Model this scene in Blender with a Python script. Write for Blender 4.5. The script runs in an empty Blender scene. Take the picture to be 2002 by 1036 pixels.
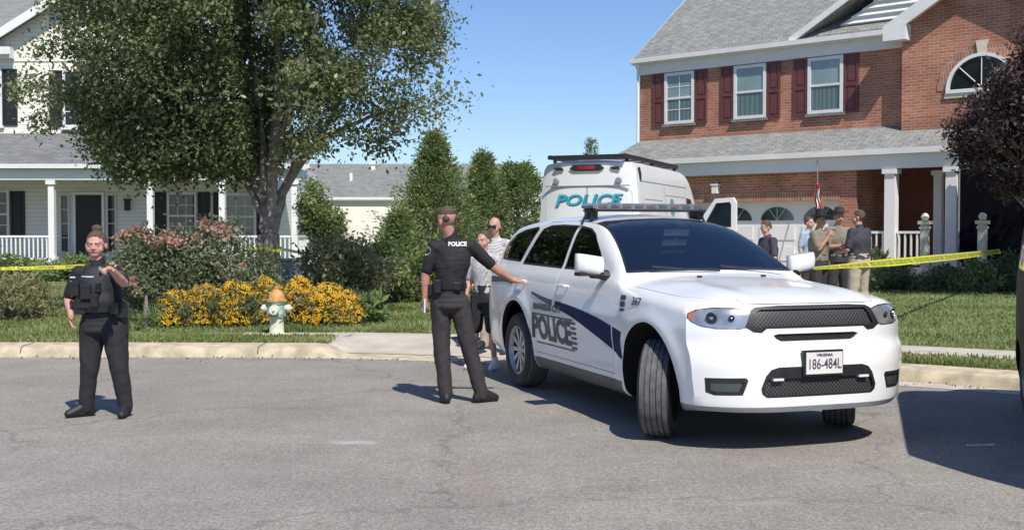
import bpy, bmesh, math, random
import numpy as np
from mathutils import Vector, Matrix, noise
R = math.radians
SC = bpy.context.scene
COL = SC.collection
random.seed(7); RNG = np.random.default_rng(7)

# ------------------------------------------------------------ camera, sky, sun, exposure
F_PX, CAM_H, HOR = 2200.0, 1.58, 455.0
cd = bpy.data.cameras.new('camera'); cam = bpy.data.objects.new('camera', cd); COL.objects.link(cam)
cd.sensor_width = 36; cd.lens = 36 * F_PX / 2002; cd.clip_start = .1; cd.clip_end = 2000
cam.location = (0, 0, CAM_H); cam.rotation_euler = (math.pi / 2 - math.atan((518 - HOR) / F_PX), 0, 0)
SC.camera = cam
SUN_EL, SUN_AZ = R(51), math.atan2(.37, -.93)          # azimuth clockwise from +Y
W = bpy.data.worlds.new("World"); SC.world = W; W.use_nodes = True
nt = W.node_tree; bg = nt.nodes['Background']; sky = nt.nodes.new('ShaderNodeTexSky')
sky.sky_type = 'NISHITA'; sky.sun_disc = False; sky.sun_elevation = SUN_EL; sky.sun_rotation = SUN_AZ
sky.air_density = 1.0; sky.dust_density = 0.15; sky.ozone_density = 2.5
tint = nt.nodes.new('ShaderNodeVectorMath'); tint.operation = 'MULTIPLY'; tint.inputs[1].default_value = (.97, 1.10, 1.36)
nt.links.new(sky.outputs[0], tint.inputs[0]); nt.links.new(tint.outputs[0], bg.inputs[0]); bg.inputs[1].default_value = .088
ld = bpy.data.lights.new('sun', 'SUN'); ld.energy = 4.8; ld.angle = R(.53); ld.color = (1, .94, .86)
sun = bpy.data.objects.new('sun', ld); COL.objects.link(sun)
sd = Vector((math.sin(SUN_AZ) * math.cos(SUN_EL), math.cos(SUN_AZ) * math.cos(SUN_EL), math.sin(SUN_EL)))
sun.rotation_euler = sd.to_track_quat('Z', 'Y').to_euler()
SC.view_settings.view_transform = 'Standard'; SC.view_settings.look = 'None'
SC.view_settings.exposure = 0.18; SC.view_settings.gamma = 1

# ------------------------------------------------------------ materials
def mat(name, col, rough=.6, metal=0, var=.12, vscale=6, bump=0, bscale=40, spec=.5, emit=None, coat=0, col2=None, coords='Object'):
    m = bpy.data.materials.new(name); m.use_nodes = True; n = m.node_tree; b = n.nodes['Principled BSDF']
    b.inputs['Roughness'].default_value = rough; b.inputs['Metallic'].default_value = metal
    b.inputs['Specular IOR Level'].default_value = spec; b.inputs['Coat Weight'].default_value = coat
    b.inputs['Coat Roughness'].default_value = .05
    tc = n.nodes.new('ShaderNodeTexCoord')
    nz = n.nodes.new('ShaderNodeTexNoise'); nz.inputs['Scale'].default_value = vscale; nz.inputs['Detail'].default_value = 5
    n.links.new(tc.outputs[coords], nz.inputs['Vector'])
    rp = n.nodes.new('ShaderNodeValToRGB'); rp.color_ramp.elements[0].position = .3; rp.color_ramp.elements[1].position = .7
    c = Vector(col[:3]); lo = c * (1 - var); hi = Vector(col2[:3]) if col2 else c * (1 + var)
    rp.color_ramp.elements[0].color = (*lo, 1); rp.color_ramp.elements[1].color = (*[min(1, v) for v in hi], 1)
    n.links.new(nz.outputs[0], rp.inputs[0]); n.links.new(rp.outputs[0], b.inputs['Base Color'])
    if bump:
        n2 = n.nodes.new('ShaderNodeTexNoise'); n2.inputs['Scale'].default_value = bscale; n2.inputs['Detail'].default_value = 4
        bp = n.nodes.new('ShaderNodeBump'); bp.inputs['Strength'].default_value = bump; bp.inputs['Distance'].default_value = .02
        n.links.new(tc.outputs[coords], n2.inputs['Vector']); n.links.new(n2.outputs[0], bp.inputs['Height']); n.links.new(bp.outputs[0], b.inputs['Normal'])
    if emit:
        b.inputs['Emission Color'].default_value = (*emit[0], 1); b.inputs['Emission Strength'].default_value = emit[1]
    return m

def leafmat(name, cols, trans=.35, rough=.55):
    m = bpy.data.materials.new(name); m.use_nodes = True; n = m.node_tree; b = n.nodes['Principled BSDF']
    at = n.nodes.new('ShaderNodeAttribute'); at.attribute_name = 'rnd'
    rp = n.nodes.new('ShaderNodeValToRGB'); el = rp.color_ramp.elements
    while len(el) < len(cols): el.new(.5)
    for i, c in enumerate(cols): el[i].position = i / max(1, len(cols) - 1); el[i].color = (*c, 1)
    n.links.new(at.outputs['Fac'], rp.inputs[0]); n.links.new(rp.outputs[0], b.inputs['Base Color'])
    b.inputs['Roughness'].default_value = rough; b.inputs['Specular IOR Level'].default_value = .35
    tr = n.nodes.new('ShaderNodeBsdfTranslucent'); mx = n.nodes.new('ShaderNodeMixShader'); mx.inputs[0].default_value = trans
    n.links.new(rp.outputs[0], tr.inputs[0]); n.links.new(b.outputs[0], mx.inputs[1]); n.links.new(tr.outputs[0], mx.inputs[2])
    n.links.new(mx.outputs[0], n.nodes['Material Output'].inputs[0])
    return m

def brickmat(name, c1, c2, mortar, bw, rh, ms, axes='xz', rough=.85, bump=.4, soldier=False, noisec=.25, nscale=3):
    m = bpy.data.materials.new(name); m.use_nodes = True; n = m.node_tree; b = n.nodes['Principled BSDF']
    b.inputs['Roughness'].default_value = rough; b.inputs['Specular IOR Level'].default_value = .2
    tc = n.nodes.new('ShaderNodeTexCoord'); sp = n.nodes.new('ShaderNodeSeparateXYZ'); cb = n.nodes.new('ShaderNodeCombineXYZ')
    ad = n.nodes.new('ShaderNodeMath'); ad.operation = 'ADD'
    n.links.new(tc.outputs['Object'], sp.inputs[0])
    if axes == 'xz': n.links.new(sp.outputs[0], ad.inputs[0]); n.links.new(sp.outputs[1], ad.inputs[1]); n.links.new(ad.outputs[0], cb.inputs[0]); n.links.new(sp.outputs[2], cb.inputs[1])
    elif axes == 'roof': n.links.new(sp.outputs[0], cb.inputs[0]); n.links.new(sp.outputs[1], ad.inputs[0]); n.links.new(sp.outputs[2], ad.inputs[1]); n.links.new(ad.outputs[0], cb.inputs[1])
    bt = n.nodes.new('ShaderNodeTexBrick'); bt.inputs['Scale'].default_value = 1; bt.inputs['Brick Width'].default_value = bw
    bt.inputs['Row Height'].default_value = rh; bt.inputs['Mortar Size'].default_value = ms; bt.inputs['Color1'].default_value = (*c1, 1)
    bt.inputs['Color2'].default_value = (*c2, 1); bt.inputs['Mortar'].default_value = (*mortar, 1); bt.inputs['Bias'].default_value = 0
    bt.inputs['Mortar Smooth'].default_value = .2
    n.links.new(cb.outputs[0], bt.inputs['Vector'])
    nz = n.nodes.new('ShaderNodeTexNoise'); nz.inputs['Scale'].default_value = nscale; nz.inputs['Detail'].default_value = 6
    n.links.new(tc.outputs['Object'], nz.inputs['Vector'])
    mr = n.nodes.new('ShaderNodeMapRange'); mr.inputs[1].default_value = .3; mr.inputs[2].default_value = .7; mr.inputs[3].default_value = 1 - noisec; mr.inputs[4].default_value = 1 + noisec
    n.links.new(nz.outputs[0], mr.inputs[0])
    mx = n.nodes.new('ShaderNodeVectorMath'); mx.operation = 'SCALE'
    n.links.new(bt.outputs['Color'], mx.inputs[0]); n.links.new(mr.outputs[0], mx.inputs['Scale']); n.links.new(mx.outputs[0], b.inputs['Base Color'])
    bp = n.nodes.new('ShaderNodeBump'); bp.inputs['Strength'].default_value = bump; bp.inputs['Distance'].default_value = .008; bp.invert = True
    n.links.new(bt.outputs['Fac'], bp.inputs['Height']); n.links.new(bp.outputs[0], b.inputs['Normal'])
    return m

def sidingmat(name, col, lap=.13):
    m = bpy.data.materials.new(name); m.use_nodes = True; n = m.node_tree; b = n.nodes['Principled BSDF']
    b.inputs['Roughness'].default_value = .5
    tc = n.nodes.new('ShaderNodeTexCoord'); sp = n.nodes.new('ShaderNodeSeparateXYZ'); n.links.new(tc.outputs['Object'], sp.inputs[0])
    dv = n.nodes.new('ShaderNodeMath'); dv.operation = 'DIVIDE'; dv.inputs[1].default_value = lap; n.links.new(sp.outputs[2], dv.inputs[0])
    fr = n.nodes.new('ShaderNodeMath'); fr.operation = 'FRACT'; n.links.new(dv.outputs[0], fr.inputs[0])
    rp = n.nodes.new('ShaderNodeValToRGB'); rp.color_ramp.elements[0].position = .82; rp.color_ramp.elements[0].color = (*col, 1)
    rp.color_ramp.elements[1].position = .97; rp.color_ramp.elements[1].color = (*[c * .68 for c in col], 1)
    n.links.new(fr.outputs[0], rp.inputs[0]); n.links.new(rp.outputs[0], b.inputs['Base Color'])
    bp = n.nodes.new('ShaderNodeBump'); bp.inputs['Strength'].default_value = .6; bp.inputs['Distance'].default_value = .03; bp.invert = True
    n.links.new(fr.outputs[0], bp.inputs['Height']); n.links.new(bp.outputs[0], b.inputs['Normal'])
    return m

# ------------------------------------------------------------ mesh helpers
class MB:
    """collects shapes that belong to one mesh"""
    def __init__(s): s.v = []; s.f = []; s.m = []
    def add(s, vs, fs, m=0):
        o = len(s.v); s.v += [tuple(v) for v in vs]; s.f += [tuple(i + o for i in f) for f in fs]; s.m += [m] * len(fs); return s
    def box(s, c, d, rz=0, m=0, rot=None):
        x, y, z = [k / 2 for k in d]
        vs = [Vector((a * x, b * y, e * z)) for a in (-1, 1) for b in (-1, 1) for e in (-1, 1)]
        M = rot if rot is not None else Matrix.Rotation(rz, 3, 'Z')
        vs = [M @ v + Vector(c) for v in vs]
        return s.add(vs, [(0, 1, 3, 2), (4, 6, 7, 5), (0, 4, 5, 1), (2, 3, 7, 6), (0, 2, 6, 4), (1, 5, 7, 3)], m)
    def b2(s, x0, x1, y0, y1, z0, z1, m=0): return s.box(((x0 + x1) / 2, (y0 + y1) / 2, (z0 + z1) / 2), (abs(x1 - x0), abs(y1 - y0), abs(z1 - z0)), 0, m)
    def tube(s, pts, rad, n=8, m=0, cap=True):
        pts = [Vector(p) for p in pts]; rad = rad if isinstance(rad, (list, tuple)) else [rad] * len(pts)
        vs = []; up = None
        for i, p in enumerate(pts):
            t = (pts[min(i + 1, len(pts) - 1)] - pts[max(i - 1, 0)]).normalized()
            if up is None: up = t.orthogonal().normalized()
            u = (up - t * up.dot(t)).normalized(); up = u; w = t.cross(u)
            for k in range(n):
                a = 2 * math.pi * k / n; vs.append(p + (u * math.cos(a) + w * math.sin(a)) * rad[i])
        fs = [(i * n + k, i * n + (k + 1) % n, (i + 1) * n + (k + 1) % n, (i + 1) * n + k) for i in range(len(pts) - 1) for k in range(n)]
        if cap: fs += [tuple(range(n))[::-1], tuple(range((len(pts) - 1) * n, len(pts) * n))]
        return s.add(vs, fs, m)
    def lathe(s, prof, n=24, m=0, axis='z', c=(0, 0, 0), closed=False):
        vs = []
        for r, h in prof:
            for k in range(n):
                a = 2 * math.pi * k / n; p = (r * math.cos(a), r * math.sin(a), h)
                if axis == 'y': p = (p[0], p[2], p[1])
                if axis == 'x': p = (p[2], p[0], p[1])
                vs.append(Vector(p) + Vector(c))
        fs = [(i * n + k, i * n + (k + 1) % n, (i + 1) * n + (k + 1) % n, (i + 1) * n + k) for i in range(len(prof) - 1) for k in range(n)]
        return s.add(vs, fs, m)
    def prism(s, poly, a0, a1, plane='xz', m=0):
        """polygon in a plane extruded along the third axis"""
        n = len(poly); vs = []
        for a in (a0, a1):
            for p, q in poly: vs.append({'xz': (p, a, q), 'yz': (a, p, q), 'xy': (p, q, a)}[plane])
        fs = [tuple(range(n)), tuple(range(2 * n - 1, n - 1, -1))] + [(i + n, (i + 1) % n + n, (i + 1) % n, i) for i in range(n)]
        return s.add(vs, fs, m)
    def sheet(s, pts, m=0): return s.add(pts, [tuple(range(len(pts)))], m)
    def build(s, name, mats, parent=None, smooth=False, fix=True):
        me = bpy.data.meshes.new(name); me.from_pydata([tuple(v) for v in s.v], [], s.f)
        mats = mats if isinstance(mats, (list, tuple)) else [mats]
        for mm in mats: me.materials.append(mm)
        me.polygons.foreach_set('material_index', s.m)
        if fix:
            bm = bmesh.new(); bm.from_mesh(me); bmesh.ops.recalc_face_normals(bm, faces=bm.faces); bm.to_mesh(me); bm.free()
        if smooth:
            me.polygons.foreach_set('use_smooth', [True] * len(me.polygons)); me.set_sharp_from_angle(angle=R(35))
        o = bpy.data.objects.new(name, me); COL.objects.link(o)
        if parent: o.parent = parent
        return o

def tag(o, label=None, cat=None, group=None, kind=None):
    if label: o['label'] = label
    if cat: o['category'] = cat
    if group: o['group'] = group
    if kind: o['kind'] = kind
    return o
def empty(name, loc=(0, 0, 0), rz=0):
    o = bpy.data.objects.new(name, None); COL.objects.link(o); o.location = loc; o.rotation_euler = (0, 0, rz); o.empty_display_size = .1; return o
def copy_tree(o, parent=None):
    c = o.copy(); COL.objects.link(c)
    if parent: c.parent = parent
    for ch in [k for k in bpy.data.objects if k.parent == o]: copy_tree(ch, c)
    return c
def at(px, py, Y): return Vector(((px - 1001) / F_PX * Y, Y, CAM_H + (HOR - py) / F_PX * Y))

def volume(me):
    bm = bmesh.new(); bm.from_mesh(me); v = bm.calc_volume(); bm.free(); return v
def boolean(a, cutter, op):
    """boolean that retries with a hair's breadth of offset when the solver gives up"""
    par = a.parent; a.parent = None; a.matrix_world = Matrix(); v0 = volume(a.data); me = None
    for k, (dx, solver) in enumerate(((0, 'EXACT'), (.0009, 'EXACT'), (-.0013, 'EXACT'), (.0021, 'EXACT'), (.0005, 'FAST'))):
        cutter.location = (dx, dx * .7, dx * .4); bpy.context.view_layer.update()
        md = a.modifiers.new('b', 'BOOLEAN'); md.operation = op; md.object = cutter; md.solver = solver
        dg = bpy.context.evaluated_depsgraph_get(); me = bpy.data.meshes.new_from_object(a.evaluated_get(dg)); a.modifiers.clear()
        v = volume(me)
        if (op == 'INTERSECT' and 1e-6 < v < v0 * 1.01) or (op == 'DIFFERENCE' and .05 * v0 < v < v0 * 1.001): break
        print('boolean retry', a.name, op, k, v0, v)
    old = a.data; a.data = me; bpy.data.meshes.remove(old); a.parent = par
def carve(body, cut, name, mats, parent, keep=True, grow=None, angle=35):
    """take the part of body inside cut out as its own mesh"""
    co = cut.build('cutter', mats)
    piece = None
    if keep:
        piece = bpy.data.objects.new(name, body.data.copy()); COL.objects.link(piece)
        boolean(piece, co, 'INTERSECT'); keep_i = [p.material_index for p in piece.data.polygons]; piece.data.materials.clear()
        mats = mats if isinstance(mats, (list, tuple)) else [mats]
        for mm in mats: piece.data.materials.append(mm)
        if len(mats) == 1: piece.data.polygons.foreach_set('material_index', [0] * len(piece.data.polygons))
        if len(mats) > 1: piece.data.polygons.foreach_set('material_index', [min(i, 1) for i in keep_i])
        piece.parent = parent
    if grow:
        g = grow.build('cutter', mats); boolean(body, g, 'DIFFERENCE'); bpy.data.objects.remove(g)
    else: boolean(body, co, 'DIFFERENCE')
    bpy.data.objects.remove(co)
    return piece
def finish(o, angle=30):
    me = o.data; me.polygons.foreach_set('use_smooth', [True] * len(me.polygons)); me.set_sharp_from_angle(angle=R(angle))

def text_geo(txt, size, bold=0, shear=0, ext=0, sx=1):
    c = bpy.data.curves.new('t', 'FONT'); c.body = txt; c.size = size; c.offset = bold; c.shear = shear; c.extrude = ext; c.align_x = 'CENTER'; c.align_y = 'CENTER'; c.resolution_u = 3
    o = bpy.data.objects.new('t', c); COL.objects.link(o)
    dg = bpy.context.evaluated_depsgraph_get(); me = bpy.data.meshes.new_from_object(o.evaluated_get(dg))
    vs = [(v.co.x * sx, v.co.y, v.co.z) for v in me.vertices]; fs = [tuple(p.vertices) for p in me.polygons]
    bpy.data.objects.remove(o); bpy.data.curves.remove(c); bpy.data.meshes.remove(me)
    return vs, fs
def interp(keys, x):
    """smooth interpolation through (x, value) keys"""
    if x <= keys[0][0]: return keys[0][1]
    if x >= keys[-1][0]: return keys[-1][1]
    for i in range(len(keys) - 1):
        if keys[i][0] <= x <= keys[i + 1][0]:
            x0, y0 = keys[i]; x1, y1 = keys[i + 1]; h = x1 - x0
            def sl(j):
                if j <= 0 or j >= len(keys) - 1: 
                    k = min(max(j, 0), len(keys) - 2); return (keys[k + 1][1] - keys[k][1]) / (keys[k + 1][0] - keys[k][0])
                a = (keys[j][1] - keys[j - 1][1]) / (keys[j][0] - keys[j - 1][0]); b = (keys[j + 1][1] - keys[j][1]) / (keys[j + 1][0] - keys[j][0])
                return 0 if a * b <= 0 else 2 * a * b / (a + b)
            t = (x - x0) / h; m0, m1 = sl(i) * h, sl(i + 1) * h
            return (2 * t**3 - 3 * t**2 + 1) * y0 + (t**3 - 2 * t**2 + t) * m0 + (-2 * t**3 + 3 * t**2) * y1 + (t**3 - t**2) * m1

# foliage: many leaf sized faces, a random number per face drives the leaf colour
def leaf_object(name, pts, size, material, parent=None, aspect=.6, upbias=0., rnd=None, dirs=None, seed=1):
    r = np.random.default_rng(seed); n = len(pts); P = np.asarray(pts, float)
    if dirs is None:
        d = r.normal(size=(n, 3)); d[:, 2] += upbias
    else: d = np.asarray(dirs, float) + r.normal(size=(n, 3)) * .35
    d /= np.linalg.norm(d, axis=1)[:, None]
    e = r.normal(size=(n, 3)); e -= d * (e * d).sum(1)[:, None]; e /= np.linalg.norm(e, axis=1)[:, None]
    s = size * r.uniform(.5, 1.5, (n, 1)); w = s * aspect
    k = np.cross(d, e)
    V = np.empty((n, 4, 3)); V[:, 0] = P; V[:, 1] = P + d * s * .5 + e * w * .5 + k * s * .08; V[:, 2] = P + d * s; V[:, 3] = P + d * s * .5 - e * w * .5 + k * s * .08
    me = bpy.data.meshes.new(name); me.vertices.add(n * 4); me.loops.add(n * 4); me.polygons.add(n)
    me.vertices.foreach_set('co', V.ravel()); me.loops.foreach_set('vertex_index', np.arange(n * 4)); me.polygons.foreach_set('loop_start', np.arange(n) * 4)
    me.update(); me.validate()
    a = me.attributes.new('rnd', 'FLOAT', 'FACE'); a.data.foreach_set('value', (r.uniform(0, 1, n) if rnd is None else np.clip(rnd, 0, 1)).astype(np.float32))
    me.materials.append(material)
    o = bpy.data.objects.new(name, me); COL.objects.link(o)
    if parent: o.parent = parent
    return o
def blob_pts(c, rad, n, clumps=30, spread=.22, seed=1, shell=.55, lo=None):
    """points in clumps spread through an ellipsoid; also a number per point that varies by clump"""
    r = np.random.default_rng(seed); d = r.normal(size=(clumps, 3)); d /= np.linalg.norm(d, axis=1)[:, None]
    u = r.uniform(0, 1, (clumps, 1)) ** (1 / 3); u = shell * (.75 + .25 * u) + (1 - shell) * u
    C = d * u; idx = r.integers(0, clumps, n); tone = r.uniform(0, 1, clumps)
    P = C[idx] + r.normal(size=(n, 3)) * spread
    P = P * np.asarray(rad) + np.asarray(c)
    if lo is not None: P[:, 2] = np.maximum(P[:, 2], lo + r.uniform(0, .05, n))
    return P, np.clip(tone[idx] * .6 + r.uniform(0, .4, n), 0, 1)
# ------------------------------------------------------------ materials used by the setting
M = {}
def asphalt():
    m = bpy.data.materials.new('asphalt'); m.use_nodes = True; n = m.node_tree; b = n.nodes['Principled BSDF']; L = n.links.new
    b.inputs['Roughness'].default_value = .85; b.inputs['Specular IOR Level'].default_value = .3
    tc = n.nodes.new('ShaderNodeTexCoord')
    def nz(scale, det=4, rough=.6):
        x = n.nodes.new('ShaderNodeTexNoise'); x.inputs['Scale'].default_value = scale; x.inputs['Detail'].default_value = det; x.inputs['Roughness'].default_value = rough; L(tc.outputs['Object'], x.inputs['Vector']); return x
    fine = nz(60, 3, .85); mid = nz(9, 5); big = nz(.45, 4)
    rp = n.nodes.new('ShaderNodeValToRGB'); e = rp.color_ramp.elements; e[0].position = .36; e[0].color = (.165, .154, .136, 1); e[1].position = .64; e[1].color = (.395, .368, .325, 1)
    L(fine.outputs[0], rp.inputs[0])
    def mul(col, src, lo, hi, a, c):
        mr = n.nodes.new('ShaderNodeMapRange'); mr.inputs[1].default_value = lo; mr.inputs[2].default_value = hi; mr.inputs[3].default_value = a; mr.inputs[4].default_value = c
        L(src, mr.inputs[0]); v = n.nodes.new('ShaderNodeVectorMath'); v.operation = 'SCALE'; L(col, v.inputs[0]); L(mr.outputs[0], v.inputs['Scale']); return v.outputs[0]
    c = mul(rp.outputs[0], mid.outputs[0], .35, .65, .93, 1.07); c = mul(c, big.outputs[0], .35, .65, .9, 1.08)
    # cracks
    vo = n.nodes.new('ShaderNodeTexVoronoi'); vo.feature = 'DISTANCE_TO_EDGE'; vo.inputs['Scale'].default_value = .25
    wp = n.nodes.new('ShaderNodeVectorMath'); wp.operation = 'ADD'; sc = n.nodes.new('ShaderNodeVectorMath'); sc.operation = 'SCALE'; sc.inputs['Scale'].default_value = 1.1
    L(nz(1.6, 6).outputs['Color'], sc.inputs[0]); L(sc.outputs[0], wp.inputs[0]); L(tc.outputs['Object'], wp.inputs[1]); L(wp.outputs[0], vo.inputs['Vector'])
    c = mul(c, vo.outputs[0], .0, .010, .74, 1.0); c = mul(c, nz(28, 3, .7).outputs[0], .36, .64, .80, 1.17); c = mul(c, nz(1.3, 5, .7).outputs[0], .35, .62, .90, 1.05)
    # the rusty stain and a pale scuff, each with its own place and edge
    def spot(px, py, rx, ry, rot, col, strength, soft=.5):
        nonlocal c
        Y = F_PX * CAM_H / (py - HOR); X = (px - 1001) / F_PX * Y
        mp = n.nodes.new('ShaderNodeMapping'); mp.vector_type = 'TEXTURE'; mp.inputs['Location'].default_value = (X, Y, 0); mp.inputs['Scale'].default_value = (rx, ry, 1); mp.inputs['Rotation'].default_value = (0, 0, rot)
        L(tc.outputs['Object'], mp.inputs[0]); ln = n.nodes.new('ShaderNodeVectorMath'); ln.operation = 'LENGTH'; L(mp.outputs[0], ln.inputs[0])
        ad = n.nodes.new('ShaderNodeMath'); ad.operation = 'MULTIPLY_ADD'; L(nz(7, 6).outputs[0], ad.inputs[0]); ad.inputs[1].default_value = 1.3; L(ln.outputs['Value'], ad.inputs[2])
        mr = n.nodes.new('ShaderNodeMapRange'); mr.inputs[1].default_value = 1.5; mr.inputs[2].default_value = 1.5 - soft; mr.inputs[3].default_value = 0; mr.inputs[4].default_value = strength; L(ad.outputs[0], mr.inputs[0])
        mx = n.nodes.new('ShaderNodeMix'); mx.data_type = 'RGBA'; L(mr.outputs[0], mx.inputs[0]); L(c, mx.inputs[6]); mx.inputs[7].default_value = (*col, 1); c = mx.outputs[2]
    spot(690, 866, .28, .12, 0, (.5, .49, .47), .55)
    spot(940, 950, .16, .9, .1, (.27, .215, .16), .5, .9)
    spot(380, 930, 1.2, .35, .1, (.27, .26, .245), .35, .9)
    spot(1235, 955, .5, .22, .3, (.13, .125, .115), .35, .8); spot(560, 800, .45, .16, 0, (.14, .135, .125), .3, .8); spot(700, 735, .5, .3, 0, (.14, .135, .125), .3, .9); spot(1500, 985, .25, .12, 0, (.45, .43, .40), .3, .8)
    L(c, b.inputs['Base Color'])
    bp = n.nodes.new('ShaderNodeBump'); bp.inputs['Strength'].default_value = .5; bp.inputs['Distance'].default_value = .012; L(fine.outputs[0], bp.inputs['Height']); L(bp.outputs[0], b.inputs['Normal'])
    return m
M['asphalt'] = asphalt()
M['conc'] = mat('concrete', (.47, .43, .36), .85, var=.14, vscale=3, bump=.3, bscale=60)
M['kerb'] = mat('kerb_concrete', (.48, .41, .29), .85, var=.3, vscale=5, bump=.3, bscale=50)
M['lawn'] = mat('lawn', (.13, .18, .055), .9, var=.3, vscale=2.2, bump=1, bscale=55, col2=(.20, .25, .095))
M['ground'] = mat('ground', (.06, .09, .03), .9, var=.3, vscale=.6)
M['grass'] = leafmat('grass_blades', [(.15, .18, .055), (.24, .285, .085), (.35, .37, .16)], .4)
M['white'] = mat('white_paint', (.76, .75, .72), .45, var=.04, vscale=2)
M['trim'] = mat('white_trim', (.70, .69, .665), .5, var=.06, vscale=3)
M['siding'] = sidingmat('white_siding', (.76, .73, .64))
M['cream'] = mat('cream_wall', (.82, .78, .68), .8, var=.03, vscale=1)
M['brick'] = brickmat('brick', (.44, .185, .112), (.32, .125, .078), (.42, .32, .25), .22, .075, .008, bump=.5, nscale=1.2)
M['brick2'] = brickmat('arch_brick', (.43, .20, .12), (.36, .155, .095), (.42, .33, .26), .075, .24, .012, bump=.5)
M['shingle'] = brickmat('grey_shingles', (.285, .29, .27), (.225, .228, .215), (.15, .15, .145), .32, .16, .014, axes='roof', bump=.6, noisec=.2, nscale=5)
M['shingle2'] = brickmat('blue_grey_shingles', (.24, .255, .235), (.20, .21, .20), (.15, .155, .15), .32, .16, .012, axes='roof', bump=.6, noisec=.12)
M['shingle3'] = brickmat('porch_shingles', (.20, .205, .21), (.16, .165, .17), (.10, .10, .105), .32, .16, .012, axes='roof', bump=.6, noisec=.15)
M['maroon'] = mat('maroon_paint', (.13, .042, .038), .5, var=.1)
M['blackp'] = mat('black_paint', (.012, .012, .013), .5, var=.1)
M['glass'] = mat('window_glass', (.045, .075, .070), .05, spec=1.0, var=.5, vscale=1.2, col2=(.10, .14, .13))
M['dglass'] = mat('dark_window_glass', (.012, .016, .018), .06, spec=.8, var=.5, vscale=2)
M['upane'] = mat('upper_pane', (.20, .27, .27), .08, spec=1.0, var=.25, vscale=1.2)
def curtainmat():
    m = mat('curtained_pane', (.10, .15, .14), .12, spec=1.0); n = m.node_tree; b = n.nodes['Principled BSDF']; tc = n.nodes.new('ShaderNodeTexCoord')
    w = n.nodes.new('ShaderNodeTexWave'); w.inputs['Scale'].default_value = 2.3; w.inputs['Distortion'].default_value = 7; w.inputs['Detail'].default_value = 3; w.inputs['Detail Scale'].default_value = .6
    mp = n.nodes.new('ShaderNodeMapping'); mp.inputs['Scale'].default_value = (1, 1, .12); n.links.new(tc.outputs['Object'], mp.inputs[0]); n.links.new(mp.outputs[0], w.inputs[0])
    r = n.nodes.new('ShaderNodeValToRGB'); r.color_ramp.elements[0].color = (.065, .10, .09, 1); r.color_ramp.elements[1].color = (.12, .17, .155, 1); n.links.new(w.outputs[0], r.inputs[0]); n.links.new(r.outputs[0], b.inputs['Base Color']); return m
M['curtain'] = curtainmat()
M['bark'] = mat('bark', (.21, .18, .15), .9, var=.35, vscale=9, bump=1, bscale=24)
M['stone'] = mat('pale_stone', (.62, .57, .47), .7)
M['greyw'] = mat('grey_boards', (.22, .23, .25), .7)
M['navy'] = mat('navy_panel', (.003, .003, .007), .9, spec=.08, var=.25, vscale=2)
M['tape'] = mat('yellow_tape', (.62, .60, .045), .35, var=.12, vscale=5)
M['tapeink'] = mat('tape_ink', (.05, .055, .02), .6)

# ------------------------------------------------------------ ground, road, kerb, path
CURVE = [(-60, 24), (-40, 17.6), (-25, 15.2), (-15, 14.5), (-10, 14.35), (-6.5, 14.28), (-4, 14.25), (-2.3, 14.15), (-.8, 13.8), (1.1, 13.15), (2.8, 12.55), (4.1, 11.95), (5.2, 11.15), (6.6, 9.9), (8.0, 8.0), (9.2, 5.2), (10, 1), (10.6, -6), (11, -30)]
def smooth_curve(P, k=12):
    out = []
    for i in range(len(P) - 1):
        p0 = Vector(P[max(i - 1, 0)]); p1 = Vector(P[i]); p2 = Vector(P[i + 1]); p3 = Vector(P[min(i + 2, len(P) - 1)])
        for j in range(k):
            t = j / k; out.append(.5 * ((2 * p1) + (-p0 + p2) * t + (2 * p0 - 5 * p1 + 4 * p2 - p3) * t * t + (-p0 + 3 * p1 - 3 * p2 + p3) * t**3))
    out.append(Vector(P[-1])); return out
CV = smooth_curve(CURVE)
NRM = []
for i in range(len(CV)):
    t = (CV[min(i + 1, len(CV) - 1)] - CV[max(i - 1, 0)]).normalized(); NRM.append(Vector((-t.y, t.x)))
def off(i, v): return CV[i] + NRM[i] * v
APRON = (-2.45, 3.55)
def apron(x):                                   # 1 inside the dropped kerb, fading at its ends
    a = min(1, max(0, (x - APRON[0]) / .22)); b = min(1, max(0, (APRON[1] - x) / .22)); return min(a, b)
CVA = np.array([(p.x, p.y) for p in CV])
def vdist(x, y):
    return float(np.sqrt(((CVA - (x, y)) ** 2).sum(1)).min())
def gz(v, ax=0):
    z = .13 if v < .45 else interp([(.45, .13), (1.6, .15), (2.2, .16), (6, .24), (12, .30), (20, .33), (40, .35)], v)
    return z
def ground_z(x, y): return gz(vdist(x, y))
b = MB(); b.add([(-400, -300, -.03), (400, -300, -.03), (400, 600, -.03), (-400, 600, -.03)], [(0, 1, 2, 3)])
tag(b.build('ground', M['ground']), kind='structure')
# road inside the kerb line
b = MB(); vs = [(p.x, p.y, 0) for p in CV] + [(11, -60, 0), (-60, -60, 0)]
b.add(vs, [tuple(range(len(vs)))]); tag(b.build('road', M['asphalt'], fix=False), kind='structure')
ro = bpy.data.objects['road']
if ro.data.polygons[0].normal.z < 0:
    ro.data.flip_normals()
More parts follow.
